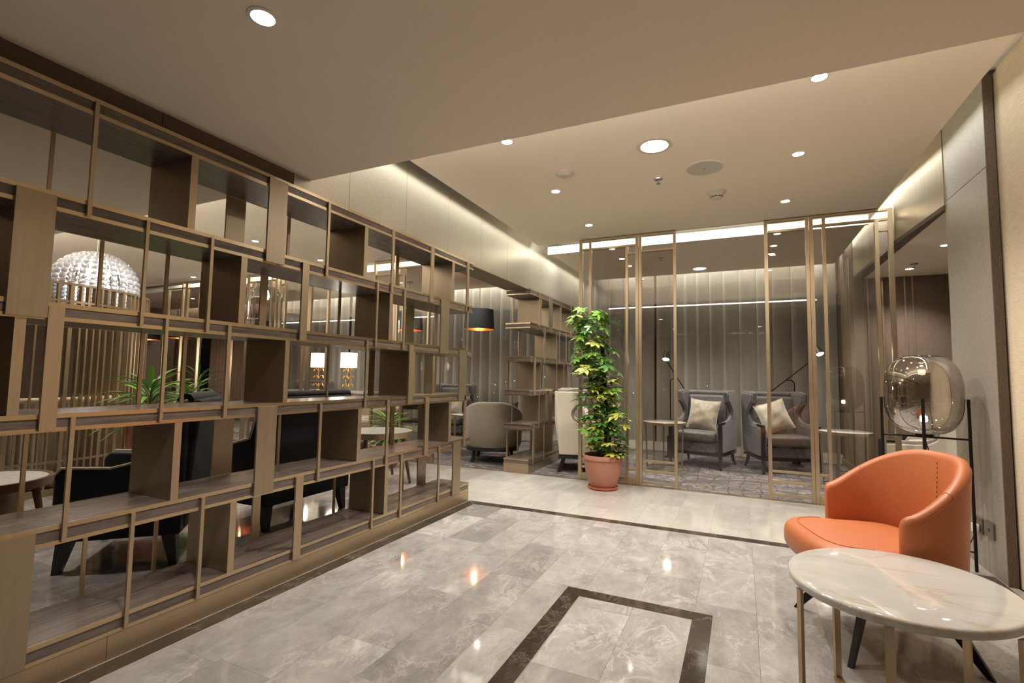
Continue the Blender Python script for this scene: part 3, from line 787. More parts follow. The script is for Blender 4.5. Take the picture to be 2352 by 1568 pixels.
# ------------------------------------------------------------------ tub chairs
def tub_shell(w, fa, d, th, z0, zarm, zback, flare=0.03, n=44, pw=1.25, front_drop=0.0):
    """U-shaped upholstered wall; opening towards -y; w half width at outside"""
    path = []
    L1 = fa; arc = PI*(w+d)/2; tot = 2*L1+arc
    for i in range(n+1):
        s = tot*i/n
        if s < L1: path.append((w, -fa+s, 1, 0, 0.0))
        elif s > tot-L1: path.append((-w, -(s-(tot-L1)), -1, 0, 0.0))
        else:
            a = (s-L1)/arc*PI
            nx, ny = math.cos(a)/w, math.sin(a)/d; q = math.hypot(nx, ny)
            path.append((w*math.cos(a), d*math.sin(a), nx/q, ny/q, math.sin(a)))
    vs = []; rings = []
    def ring(px, py, nx, ny, zt, z0_, th_, shift=(0, 0)):
        prof = []
        for k in range(5):
            a = PI*k/4
            prof.append((-th_/2+math.cos(a)*th_/2, zt-th_/2+math.sin(a)*th_/2))
        prof = [(0.0, z0_+0.01), (0.0, (z0_+zt)/2)]+prof+[(-th_, (z0_+zt)/2), (-th_, z0_+0.01), (-th_+0.01, z0_), (-0.01, z0_)]
        out = []
        for o, z in prof:
            fl = flare*(z-z0_)/(zback-z0_)
            out.append((px+nx*(o+fl)+shift[0], py+ny*(o+fl)+shift[1], z))
        return out
    def zt(i):
        f = i/n; u = 1-abs(2*f-1)
        sm = max(0, min(1, u/0.86))
        sm = math.sin(sm*PI/2)**pw
        return zarm+(zback-zarm)*sm
    R = []
    px, py, nx, ny, _ = path[0]
    for k, (sh, sc) in enumerate(((0.035, 0.35), (0.028, 0.7), (0.015, 0.93))):
        h = zt(0); zt_ = h-(1-sc)*0.05
        r = ring(px, py-sh, nx, ny, zt_, z0, th)
        cxx = px-th/2
        r = [(cxx+(x-cxx)*(0.3+0.7*sc), y, z) for x, y, z in r]
        R.append(r)
    for i, (px, py, nx, ny, s) in enumerate(path): R.append(ring(px, py, nx, ny, zt(i), z0, th))
    px, py, nx, ny, _ = path[-1]
    for k, (sh, sc) in enumerate(((0.015, 0.93), (0.028, 0.7), (0.035, 0.35))):
        r = ring(px, py-sh, nx, ny, zt(0)-(1-sc)*0.05, z0, th)
        cxx = px+th/2
        R.append([(cxx+(x-cxx)*(0.3+0.7*sc), y, z) for x, y, z in r])
    m = len(R[0]); vs = [v for r in R for v in r]
    fs = [(i*m+k, i*m+(k+1) % m, (i+1)*m+(k+1) % m, (i+1)*m+k) for i in range(len(R)-1) for k in range(m)]
    fs += [tuple(range(m))[::-1], tuple((len(R)-1)*m+k for k in range(m))]
    mb = MB().add(vs, fs)
    mb.rings = R
    return mb
def seam_line(mb, i0, i1, col, r=0.0016, off=0.0012):
    pts = []
    for i in range(i0, i1): pts.append(mb.rings[i][col])
    return MB().tube(pts, r, 5)

def seat_outline(w, yb, yf, n=36, bulge=0.06, sq=3.2, taper=0.0):
    out = []
    cy = (yb+yf)/2; h = (yb-yf)/2
    for k in range(n):
        a = 2*PI*k/n; c, s = math.cos(a), math.sin(a)
        x = w*abs(c)**(2/sq)*(1 if c > 0 else -1); y = h*abs(s)**(2/sq)*(1 if s > 0 else -1)
        x *= 1-taper*(y/h*0.5+0.5)
        out.append((x, cy+y))
    return out

# orange leather tub chair
oc = thing('tub_chair', 'orange leather tub chair with black blade legs beside the marble table', 'chair', (0.535, 2.670, 0), math.radians(-74))
shell = tub_shell(0.318, 0.045, 0.262, 0.050, 0.235, 0.600, 0.800, 0.03, pw=1.1)
# (yawed so that its front, local -y, looks towards the room's left)
sh = obj('backrest', shell, 'leather', oc, True, ang=80)
nR = len(shell.rings)
obj('seam', seam_line(shell, 3, nR-3, 2, 0.0013), 'stitch', sh, True)
mid = nR//2
for q in (mid,):
    r = shell.rings[q]
    pts = [r[6], r[7], r[8]]
    for k in range(26):
        f = k/26; z = r[8][2]+(r[6][2]-r[8][2])*f
        if z > 0.46:
            y = r[8][1]+(r[6][1]-r[8][1])*f
            obj('stitch', MB().box(r[7][0]-0.0012, r[7][0]+0.0012, y-0.002, y+0.0005, z-0.0045, z+0.0045), 'stitch', sh)
for q in (9, nR-10):
    r = shell.rings[q]
    obj('seam', MB().tube([r[2], r[3], r[4], r[5], r[6]], 0.0013, 5), 'stitch', sh, True)
so = seat_outline(0.268, 0.20, -0.335, 44, sq=3.6, taper=0.04)
# front of the seat widens in front of the arms
so = [(x*(1+0.10*max(0, min(1, (-0.085-y)/0.06))), y) for x, y in so]
st = obj('seat', MB().slab(so, 0.300, 0.440, 0.055, 5, 0.008), 'leather', oc, True, ang=80)
rim = [(x*0.80, -0.03+(y+0.03)*0.83) for x, y in so]
obj('seam', MB().tube([(x, y, 0.4415) for x, y in rim if y < -0.13], 0.0012, 5), 'stitch', st, True)
obj('under_frame', MB().slab(seat_outline(0.25, 0.25, -0.24, 36, sq=3), 0.235, 0.305, 0.02, 3), 'leather', oc, True, ang=80)
for sx, sy in ((1, -1), (-1, -1), (1, 1), (-1, 1)):
    fx, fy = 0.252*sx, 0.245*sy if sy < 0 else 0.235
    tx, ty = 0.13*sx, 0.12*sy
    mb = MB()
    # tapered flat blade leg
    d = Vector((fx-tx, fy-ty, 0)).normalized(); pn = Vector((-d.y, d.x, 0))
    top = Vector((tx, ty, 0.237)); bot = Vector((fx, fy, 0))
    vs = []
    for p, wd in ((top, 0.085), (bot, 0.022)):
        for a, b in ((-1, -1), (1, -1), (1, 1), (-1, 1)): vs.append(p+d*(wd/2*a)+pn*(0.009*b))
    mb.add(vs, [(0,3,2,1),(4,5,6,7),(0,1,5,4),(1,2,6,5),(2,3,7,6),(3,0,4,7)])
    obj('leg', mb, 'black_metal', oc)

# grey linen tub chair beyond the shelf end
lt = thing('tub_chair', 'grey linen tub chair seen from behind, between the two shelves', 'chair', (-2.98, 5.86, 0), math.radians(-160))
shell = tub_shell(0.36, 0.14, 0.36, 0.075, 0.20, 0.56, 0.775, 0.03)
obj('backrest', shell, 'linen', lt, True, ang=80)
obj('seat', MB().slab(seat_outline(0.29, 0.27, -0.33, 40, sq=3.4), 0.26, 0.43, 0.05, 4, 0.01), 'linen', lt, True, ang=80)
obj('base_frame', MB().slab(seat_outline(0.345, 0.345, -0.27, 40, sq=2.6), 0.155, 0.205, 0.01, 2), 'black_wood', lt, True)
for sx, sy in ((1, -1), (-1, -1), (1, 1), (-1, 1)):
    obj('leg', MB().bar((0.21*sx, 0.21*sy, 0.16), (0.235*sx, 0.24*sy, 0), 0.04, 0.04), 'black_wood', lt)

# ------------------------------------------------------------------ cushions
def pillow_mb(w, h, t, n=14):
    vs = []; fs = []
    for side in (1, -1):
        for i in range(n+1):
            for j in range(n+1):
                u, v = 2*i/n-1, 2*j/n-1
                px = u*(1-0.10*(1-v*v)) ; pz = v*(1-0.10*(1-u*u))
                th = t/2*(max(0, 1-abs(u)**2.4)*max(0, 1-abs(v)**2.4))**0.55
                th *= 1+0.10*math.sin(5*u+3*v)+0.06*math.sin(9*v-4*u)
                vs.append((px*w/2, side*th, pz*h/2))
    o = (n+1)**2
    for s in (0, 1):
        for i in range(n):
            for j in range(n):
                a = s*o+i*(n+1)+j
                f = (a, a+1, a+n+2, a+n+1)
                fs.append(f if s else f[::-1])
    return MB().add(vs, fs)
def pillow(x, y, z, w, mat, label, rz, lean, roll=0.0, group=None):
    t = thing('cushion', label, 'cushion', (x, y, z), 0, group)
    t.rotation_euler = (lean, roll, rz)
    o = obj('cover', pillow_mb(w, w, 0.15), mat, t, True, fix=False)
    e = w/2*0.995
    pts = []
    for k in range(41):
        a = 2*PI*k/40; c, s = math.cos(a), math.sin(a); q = max(abs(c), abs(s)); u, v = c/q, s/q
        pts.append((u*(1-0.10*(1-v*v))*w/2, 0, v*(1-0.10*(1-u*u))*w/2))
    obj('piping', MB().tube(pts, 0.004, 6), 'pillow_pale' if mat != 'pillow_brown' else 'pillow_brown', t, True)
    return t

# ------------------------------------------------------------------ wing chairs
def wing_chair(label, loc, rz, outer, inner, trim, group=None, H=0.93):
    t = thing('wing_chair', label, 'chair', loc, rz, group)
    w, th = 0.335, 0.075
    # side panel outline (y,z): front is -y
    side = [(-0.30, 0.20), (-0.30, 0.50), (-0.285, 0.535), (-0.20, 0.545), (-0.06, 0.55), (0.03, 0.565), (0.09, 0.60), (0.115, 0.655), (0.105, 0.71), (0.05, 0.765), (-0.045, 0.83),
            (-0.06, H-0.01), (0.02, H), (0.27, H), (0.30, 0.86), (0.285, 0.60), (0.25, 0.20)]
    for s in (-1, 1):
        a, b = (w-th, w) if s > 0 else (-w, -w+th)
        o = obj('side_wing', MB().prism(side, 'x', a, b), outer, t, bevel=0.014)
        edge = [(s*(w-th/2), y, z) for y, z in side[1:14]]
        obj('edge_roll', MB().tube(edge, 0.030, 8), trim, t, True)
    obj('back_panel', MB().prism([(0.17, 0.20), (0.25, 0.20), (0.305, 0.60), (0.31, H), (0.235, H), (0.20, 0.60)], 'x', -w+0.02, w-0.02), outer, t, bevel=0.012)
    obj('inner_back', MB().prism([(0.08, 0.36), (0.17, 0.36), (0.235, H-0.04), (0.165, H-0.04)], 'x', -w+th+0.005, w-th-0.005), inner, t, bevel=0.025)
    obj('top_roll', MB().tube([(-w+0.035, 0.26, H-0.01), (w-0.035, 0.26, H-0.01)], 0.034, 10), trim, t, True)
    obj('seat_base', B(-w+th+0.004, w-th-0.004, -0.315, 0.17, 0.19, 0.315), inner, t, bevel=0.014)
    so = seat_outline(w-th-0.006, 0.12, -0.345, 36, sq=7)
    cu = obj('seat_cushion', MB().slab(so, 0.318, 0.442, 0.035, 4, 0.01), inner, t, True, ang=80)
    obj('base_rail', B(-w+0.01, w-0.01, -0.31, 0.26, 0.155, 0.19), 'black_wood', t, bevel=0.004)
    for s in (-1, 1):
        obj('front_leg', MB().bar((s*(w-0.022), -0.325, 0.565), (s*(w-0.022), -0.325, 0.12), 0.036, 0.036).bar((s*(w-0.022), -0.325, 0.12), (s*(w-0.022), -0.325, 0.0), 0.03, 0.03), 'black_wood', t, bevel=0.003)
        obj('arm_rail', B(min(s*(w-0.04), s*(w-0.004)), max(s*(w-0.04), s*(w-0.004)), -0.34, -0.17, 0.552, 0.572), 'black_wood', t, bevel=0.003)
        obj('rear_leg', MB().tube([(s*(w-0.05), 0.20, 0.16), (s*(w-0.045), 0.215, 0.09), (s*(w-0.03), 0.26, 0.0)], 0.024, 8, 0.016), 'black_wood', t, True)
    return t
GW = 'grey velvet wing chairs by the curtain'
wing_chair('grey velvet wing chair right of the small round table, left of the pair', (-0.45, 6.93, 0.004), math.radians(-16), 'grey_velvet', 'grey_velvet', 'grey_velvet', GW)
pillow(-0.45, 6.90, 0.645, 0.40, 'pillow_tan', 'square tan velvet cushion in the left grey wing chair', math.radians(-20), math.radians(-17), math.radians(4))
wing_chair('grey velvet wing chair behind the dark glass pane, right of the pair', (0.41, 6.95, 0.004), math.radians(20), 'grey_velvet', 'grey_velvet', 'grey_velvet', GW)
pillow(0.36, 6.86, 0.66, 0.38, 'pillow_pale', 'pale velvet cushion tipped on its corner in the right grey wing chair', math.radians(24), math.radians(-17), math.radians(-16))
wing_chair('cream-backed wing chair with grey patterned trim, left of the potted plant', (-1.775, 5.86, 0.004), math.radians(106), 'cream', 'grey_seat', 'grey_trim', None)
pillow(-1.76, 5.87, 0.63, 0.36, 'pillow_pale', 'patterned pale cushion in the cream-backed wing chair', math.radians(106), math.radians(-17))
wing_chair('cream-backed wing chair in the right alcove behind the globe lamp', (1.62, 5.80, 0.0), math.radians(-120), 'cream', 'grey_seat', 'grey_trim', None)
wing_chair('grey velvet wing chair far away by the lounge curtain', (-4.33, 7.0, 0.004), math.radians(15), 'grey_velvet', 'grey_velvet', 'grey_velvet', None)
pillow(-4.30, 6.97, 0.62, 0.34, 'pillow_pale', 'pale cushion in the far grey wing chair', math.radians(15), math.radians(-17))
wing_chair('dark grey wing chair behind the gold lamps', (-7.7, 7.15, 0.004), math.radians(10), 'grey_velvet', 'grey_velvet', 'grey_velvet', None)
pillow(-2.82, 5.86, 0.60, 0.36, 'pillow_brown', 'brown velvet cushion standing in the grey linen tub chair', math.radians(-160), math.radians(-20))

# ------------------------------------------------------------------ tables
def ell(cx, cy, a, b, ang, n=72, k=1.0):
    ca, sa = math.cos(ang), math.sin(ang)
    return [(cx+k*(a*math.cos(t)*ca-b*math.sin(t)*sa), cy+k*(a*math.cos(t)*sa+b*math.sin(t)*ca)) for t in [2*PI*i/n for i in range(n)]]
ft = thing('marble_table', 'round white marble table on flat bronze legs in the front right corner', 'table', (0.446, 2.005, 0))
AN = math.atan2(-0.89, -0.455)
out = ell(0, 0, 0.331, 0.305, AN)
obj('table_top', MB().slab(out, 0.437, 0.465, 0.011, 4), 'white_marble', ft, True, ang=30)
obj('top_plate', MB().prism(ell(0, 0, 0.29, 0.265, AN, 48), 'z', 0.429, 0.4368), 'brass_x', ft)
legs = [(-0.283, -0.115), (-0.136, 0.238), (-0.085, -0.285), (0.218, 0.165), (0.218, -0.208)]
for i, (x, y) in enumerate(legs):
    a = math.atan2(y, x)
    mb = MB().box(x-0.005, x+0.005, y-0.0115, y+0.0115, 0.0, 0.429).rot(a, (x, y))
    obj('leg', mb, 'brass', ft)
for (i, j) in ((1, 2), (3, 4), (0, 3)):
    p, q = legs[i], legs[j]
    obj('floor_bar', MB().bar((p[0], p[1], 0.006), (q[0], q[1], 0.006), 0.03, 0.012), 'brass_x', ft)

def side_table(label, x, y, r=0.27, h=0.55, z0=0.004, group=None, name='side_table'):
    t = thing(name, label, 'table', (x, y, z0), 0, group)
    obj('table_top', MB().lathe([(0, h), (r-0.008, h), (r-0.004, h-0.003), (r-0.004, h-0.014), (0, h-0.014)], 48), 'white_marble', t, True)
    obj('rim', MB().lathe([(r, h-0.001), (r, h-0.032), (r-0.006, h-0.032), (r-0.006, h-0.001), (r, h-0.001)], 48), 'frame', t, True)
    for k in range(5):
        a = 2*PI*k/5+0.5
        p = (math.cos(a)*(r-0.02), math.sin(a)*(r-0.02))
        obj('leg', MB().bar((p[0], p[1], h-0.016), (p[0]*0.92, p[1]*0.92, 0), 0.018, 0.010), 'brass', t)
    obj('floor_ring', MB().lathe([(r*0.86, 0.0), (r*0.89, 0.0), (r*0.89, 0.01), (r*0.86, 0.01), (r*0.86, 0.0)], 40), 'brass_x', t)
    return t
side_table('small round marble side table left of the grey wing chairs', -0.865, 6.36, 0.255, 0.57)
side_table('round marble side table behind the right posts of the glass screen', 1.0, 6.30, 0.245, 0.57)
side_table('small marble side table in front of the far grey wing chair', -3.55, 6.15, 0.24, 0.55)
ctt = thing('coffee_table', 'round stone-topped coffee table with polished rim beside the fern, seen through the shelf', 'table', (-3.42, 4.10, 0))
obj('table_top', MB().lathe([(0, 0.52), (0.335, 0.52), (0.335, 0.505), (0, 0.505)], 56), 'white_marble', ctt)
obj('rim', MB().lathe([(0.345, 0.519), (0.345, 0.462), (0.336, 0.462), (0.336, 0.519), (0.345, 0.519)], 56), 'frame', ctt, True)
for k in range(4):
    a = PI/4+PI/2*k-0.55
    obj('leg', MB().tube([(0.26*math.cos(a), 0.26*math.sin(a), 0.5), (0.36*math.cos(a), 0.36*math.sin(a), 0)], 0.022, 8, 0.014), 'wood_leg', ctt, True)
ltt = thing('coffee_table', 'round white-topped coffee table with dark rim at the left edge, behind the shelf', 'table', (-4.20, 1.40, 0))
obj('table_top', MB().lathe([(0, 0.42), (0.305, 0.42), (0.305, 0.405), (0, 0.405)], 56), 'white_marble', ltt)
obj('rim', MB().lathe([(0.33, 0.425), (0.33, 0.375), (0.306, 0.375), (0.306, 0.425), (0.33, 0.425)], 56), 'wood_leg', ltt, True)
obj('bronze_drum', MB().lathe([(0.20, 0.40), (0.20, 0.03), (0.22, 0.0)], 40), 'brass', ltt, True)
for k in range(4):
    a = PI/4+PI/2*k+0.1
    obj('leg', MB().tube([(0.25*math.cos(a), 0.25*math.sin(a), 0.39), (0.33*math.cos(a), 0.33*math.sin(a), 0)], 0.022, 8, 0.014), 'wood_leg', ltt, True)
con = thing('console_table', 'long white marble console carrying two gold lamps, seen through the middle shelf tier', 'table', (-6.5, 6.55, 0.004))
obj('table_top', B(-0.95, 0.95, -0.25, 0.25, 0.77, 0.80), 'white_marble', con)
obj('apron', B(-0.9, 0.9, -0.22, 0.22, 0.70, 0.768), 'cream', con)
for sx in (-0.88, 0.88):
    for sy in (-0.2, 0.2): obj('leg', B(sx-0.02, sx+0.02, sy-0.02, sy+0.02, 0, 0.77), 'brass', con)

# ------------------------------------------------------------------ plants
def leaf_me(L, W, mat, droop=0.25, fold=0.12, name='leaf'):
    """single pointed leaflet along +x"""
    vs = []; fs = []
    n = 5
    for i in range(n+1):
        f = i/n; x = L*f; w = W*math.sin(PI*min(1, f*0.93+0.05))**0.8*(0.25+0.75*min(1, f*1.9)); z = -droop*L*f*f
        vs += [(x, -w/2, z+fold*w), (x, 0, z), (x, w/2, z+fold*w)]
    for i in range(n):
        for k in (0, 1):
            a = 3*i+k; fs.append((a, a+3, a+4, a+1))
    return vs, fs
def umbel_mesh(L, mat, nleaf=7, seed=0):
    rnd = random.Random(seed); mb = MB()
    for k in range(nleaf):
        a = 2*PI*k/nleaf+rnd.uniform(-.15, .15)-PI; s = rnd.uniform(0.8, 1.1)
        if abs(a) > 2.9: s *= 0.8
        vs, fs = leaf_me(L*s, L*0.44, mat, rnd.uniform(0.05, 0.3))
        ca, sa = math.cos(a), math.sin(a)
        mb.add([(x*ca-y*sa, x*sa+y*ca, z) for x, y, z in vs], fs)
    me = bpy.data.meshes.new('leaf_cluster'); me.from_pydata(mb.v, [], mb.f); me.materials.append(M[mat]); me.shade_smooth()
    return me
def potted(name, label, x, y, z0, r, h, saucer=True):
    t = thing(name, label, 'plant', (x, y, z0))
    prof = [(0, 0.02), (r*0.62, 0.02), (r*0.66, 0.03), (r*0.86, h*0.45), (r*0.93, h*0.72), (r*0.95, h*0.86), (r, h*0.87), (r*1.01, h*0.97), (r*0.985, h), (r*0.93, h), (r*0.90, h*0.95), (r*0.86, h*0.84)]
    obj('pot', MB().lathe(prof, 48), 'terracotta', t, True, ang=35)
    if saucer: obj('saucer', MB().lathe([(0, 0.003), (r*0.66, 0.0), (r*0.74, 0.010), (r*0.76, 0.03), (r*0.73, 0.03), (r*0.68, 0.014), (0, 0.012)], 40), 'saucer', t, True)
    so = MB(); nn = 20; pts = [(0, 0, h*0.86)]
    for ringr in (0.45, 0.88):
        for k in range(nn):
            a = 2*PI*k/nn; pts.append((r*ringr*math.cos(a), r*ringr*math.sin(a), h*0.85+random.uniform(-.006, .008)))
    fs = [(0, 1+k, 1+(k+1) % nn) for k in range(nn)]+[(1+k, 1+nn+k, 1+nn+(k+1) % nn, 1+(k+1) % nn) for k in range(nn)]
    obj('soil', so.add(pts, fs), 'soil', t)
    return t
pp = potted('potted_umbrella_plant', 'tall variegated umbrella plant in a terracotta pot before the glass screen', -1.268, 4.93, 0.0, 0.198, 0.335)
obj('support_pole', MB().tube([(0.03, 0.02, 0.28), (0.02, 0.02, 0.9), (-0.02, 0.02, 1.45)], 0.020, 8), 'moss_pole', pp, True)
umb = [umbel_mesh(0.085, 'leaf', 7, 1), umbel_mesh(0.078, 'leaf', 8, 2), umbel_mesh(0.08, 'leaf_light', 7, 3), umbel_mesh(0.09, 'leaf_var', 7, 4), umbel_mesh(0.075, 'leaf_var', 8, 5)]
rn = random.Random(11)
def stemline(f, k):
    z = 0.30+1.48*f
    base = [(0.03, 0.0), (-0.04, -0.05), (0.07, 0.05)][k]
    return Vector((base[0]*(1-f*0.5)-0.17*f**2.2+0.03*math.sin(6*f+k), base[1]*(1-f)+0.02*math.sin(5*f), z*(1 if k == 0 else [1, 0.72, 0.55][k])+(0 if k == 0 else 0.02)))
for k in range(3):
    obj('stem', MB().tube([stemline(i/12, k) for i in range(13)], 0.008, 6, 0.004), 'stem', pp, True)
twigs = MB()
for i in range(235):
    k = 0 if i < 155 else (1 if i < 200 else 2)
    f = ((i*0.7548777) % 1.0) if k == 0 else rn.random()
    f = 0.04+0.96*f
    p = stemline(f, k)
    a = i*2.39996+rn.uniform(-.3, .3)
    zw = p.z; low = zw < 1.15
    spread = (0.05 if low else 0.075)+0.13*rn.uniform(0.1, 1.0)
    if zw < 0.52: spread = 0.11+rn.uniform(0, 0.06)
    q = p+Vector((math.cos(a)*spread, math.sin(a)*spread, rn.uniform(-0.01, 0.05)))
    q.z = max(q.z, 0.36); q.y = min(q.y, 0.14)
    var = rn.random()
    me = umb[rn.choice([3, 4])] if (var < (0.42 if low else 0.12)) else (umb[2] if var > (0.74 if low else 0.5) else umb[rn.choice([0, 1])])  # bright green picked more often higher up, colour standing in for light there
    o = link('leaf_cluster', me, pp, q, (rn.uniform(-.4, .4), rn.uniform(-0.1, 0.4)+(0.0 if low else 0.45), a))
    sc = rn.uniform(0.9, 1.3); o.scale = (sc, sc, sc)
    twigs.tube([p, (p+q)/2+Vector((0, 0, 0.012)), q], 0.0022, 4)
tag(obj('leaf_stalks', twigs, 'stem', pp), kind='stuff')

def strap_plant(label, x, y, h0, spread, height, n, mat='leaf', name='potted_fern', pot=(0.16, 0.26), L=0.34):
    t = potted(name, label, x, y, 0.0, pot[0], pot[1], False)
    rr = random.Random(int(abs(x*100)))
    obj('stem', MB().tube([(0, 0, pot[1]*0.8), (0.01, 0, h0+height*0.55)], 0.018, 8, 0.01), 'stem', t, True)
    vs, fs = leaf_me(L, L*0.14, mat, 0.55, 0.2)
    ms = []
    for m_ in (mat, 'leaf_light'):
        me = bpy.data.meshes.new('leaf'); me.from_pydata(vs, [], fs); me.materials.append(M[m_]); me.shade_smooth(); ms.append(me)
    for i in range(n):
        a = i*2.4; f = (i+0.5)/n
        o = link('leaf', ms[1 if rr.random() > 0.6 else 0], t, (0.015*math.cos(a), 0.015*math.sin(a), h0+height*0.6*f), (0, -rr.uniform(-0.1, 0.5)-0.75*f, a))
        s = rr.uniform(0.7, 1.1)*spread/0.34; o.scale = (s, s, s)
    return t
strap_plant('leafy green plant in a terracotta pot behind the small coffee table', -3.85, 4.80, 0.30, 0.32, 0.42, 74, name='potted_palm', L=0.30)
strap_plant('tall bushy green plant with upright leaves right of the slatted screen', -5.0, 2.76, 0.62, 0.36, 0.55, 64, name='potted_dracaena', pot=(0.17, 0.6), L=0.36)
strap_plant('smaller curly green plant right of the tall bushy one', -6.0, 3.66, 0.70, 0.26, 0.30, 44, name='potted_dracaena', pot=(0.15, 0.66), L=0.26)
strap_plant('bright green leafy plant at the left end of the bushy plant row', -5.55, 3.45, 0.55, 0.32, 0.45, 44, name='potted_dracaena', pot=(0.15, 0.55), L=0.3)
strap_plant('pale spiky palm before the far curtain', -9.2, 5.9, 0.50, 0.4, 0.8, 40, name='potted_palm', pot=(0.18, 0.4), L=0.4)
strap_plant('green leafy plant far back beyond the black drum pendant', -5.35, 6.9, 1.2, 0.26, 0.55, 36, name='potted_palm', pot=(0.18, 1.0), L=0.28)

# ------------------------------------------------------------------ lamps
gl = thing('globe_floor_lamp', 'big smoked glass globe floor lamp on a thin black frame, behind the orange chair', 'lamp', (1.035, 3.905, 0), math.atan2(-0.055, 0.203))
for dx, dy in ((0.21, 0), (0, -0.21), (-0.21, 0), (0, 0.21)):
    obj('leg', MB().tube([(dx, dy, 0), (dx, dy, 1.005)], 0.0085, 12), 'black_metal', gl, True)
obj('cross_bar', MB().tube([(-0.21, 0, 0.765), (0.21, 0, 0.765)], 0.006, 10).tube([(0, -0.21, 0.765), (0, 0.21, 0.765)], 0.006, 10), 'black_metal', gl, True)
obj('cross_bar', MB().tube([(-0.21, 0, 0.11), (0.21, 0, 0.11)], 0.005, 10).tube([(0, -0.21, 0.11), (0, 0.21, 0.11)], 0.005, 10), 'black_metal', gl, True)
prof = []
for k in range(33):
    a = -PI/2+PI*k/32; c, s = math.cos(a), math.sin(a)
    prof.append((0.198*abs(c)**(2/3.1), 1.028+0.247*abs(s)**(2/2.7)*(1 if s > 0 else -1)))
prof[0] = (0.0, prof[0][1]); prof[-1] = (0.0, prof[-1][1])
obj('globe', MB().lathe(prof, 72), 'glass_globe', gl, True, ang=180)
obj('lamp_holder', MB().lathe([(0, 0.77), (0.045, 0.77), (0.045, 0.795), (0.018, 0.80), (0.016, 0.835), (0, 0.835)], 24), 'black_metal', gl, True)
bu = obj('bulb', MB().lathe([(0, 0.83), (0.014, 0.835), (0.032, 0.865), (0.034, 0.885), (0.024, 0.91), (0, 0.92)], 24), 'bulb_glass', gl, True)
obj('filament', MB().lathe([(0, 0.85), (0.019, 0.862), (0.019, 0.89), (0, 0.902)], 12), 'bulb', bu, True)
cable = MB().tube([(0.0, 0.0, 0.765), (0.03, 0.02, 0.62), (0.02, 0.05, 0.3), (0.08, 0.02, 0.05), (0.12, -0.02, 0.006)], 0.003, 6)
obj('power_cord', cable, 'cable', gl, True)
# sockets on the pillar
for i, (a, b, z0, lab) in enumerate(((3.925, 4.035, 0.200, 'grey double socket plate low on the pillar, holding the white plug'), (3.775, 3.882, 0.208, 'grey data socket plate low on the pillar, right of the plug'))):
    t = thing('wall_socket', lab, 'socket', (1.305, (a+b)/2, z0))
    obj('plate', B(1.294, 1.3049, a, b, z0, z0+0.092), 'grey_plate', t, local=False, bevel=0.002)
    if i: obj('jack', B(1.2925, 1.2942, (a+b)/2-0.008, (a+b)/2+0.008, z0+0.038, z0+0.054), 'vent_dark', t, local=False)
    else:
        for q in (-0.02, 0.02): obj('rocker_switch', B(1.2925, 1.2942, (a+b)/2+q-0.009, (a+b)/2+q+0.009, z0+0.07, z0+0.085), 'grey_plate', t, local=False)
pl = thing('power_plug', 'white plug with black cord in the left socket plate', 'plug', (1.275, 3.965, 0.23))
obj('plug_body', MB().slab(seat_outline(0.026, 0.028, -0.028, 24, sq=4), -0.016, 0.016, 0.007, 3), 'white_plastic', pl, True, rot=(0, PI/2, 0))
obj('cord', MB().tube([(0, 0, -0.02), (-0.005, 0.01, -0.06), (-0.03, 0.03, -0.14), (-0.03, 0.02, -0.2), (-0.06, 0.05, -0.226)], 0.003, 6), 'cable', pl, True)

def reading_lamp(label, x, y, px, py, hx, hy, hz, dirx, lit=14):
    """thin post with bent arm, long stick and cone head"""
    t = thing('reading_lamp', label, 'lamp', (x, y, 0.004))
    obj('base', MB().box(-0.085, 0.085, -0.06, 0.06, 0, 0.02).box(-0.045, 0.045, -0.03, 0.03, 0.02, 0.30), 'black_metal', t)
    obj('pole', MB().tube([(0, 0, 0.02), (0, 0, 1.07), (px*0.25, py*0.25, 1.10), (px, py, 1.105)], 0.008, 8), 'black_metal', t, True)
    h = Vector((hx, hy, hz)); p = Vector((px, py, 1.105)); q = p+(p-h)*0.75
    obj('arm', MB().tube([h, q], 0.007, 8), 'black_metal', t, True)
    obj('counterweight', MB().lathe([(0, -0.02), (0.018, -0.02), (0.018, 0.02), (0, 0.02)], 14, tuple(q)), 'gold', t, True)
    d = Vector((dirx, -0.35, -0.75)).normalized()
    rotq = d.to_track_quat('-Z', 'Y')
    hd = obj('head', MB().lathe([(0.026, 0.12), (0.032, 0.11), (0.055, 0.0), (0.052, 0.0), (0.026, 0.10)], 24), 'black_metal', t, True)
    hd.location = h; hd.rotation_mode = 'QUATERNION'; hd.rotation_quaternion = rotq
    b = obj('bulb', MB().lathe([(0, 0.055), (0.03, 0.045), (0.042, 0.02), (0.03, -0.005), (0, -0.014)], 20), 'bulb', t, True)
    b.location = h; b.rotation_mode = 'QUATERNION'; b.rotation_quaternion = rotq
    return t
reading_lamp('black reading lamp with cone head glowing left of the grey wing chairs', -0.91, 7.30, 0.10, 0.0, -0.02, -0.30, 1.36, -0.05)
reading_lamp('black reading lamp with tilted cone head above the right marble side table', 0.63, 7.38, -0.10, -0.1, 0.24, -0.42, 1.42, 0.28)

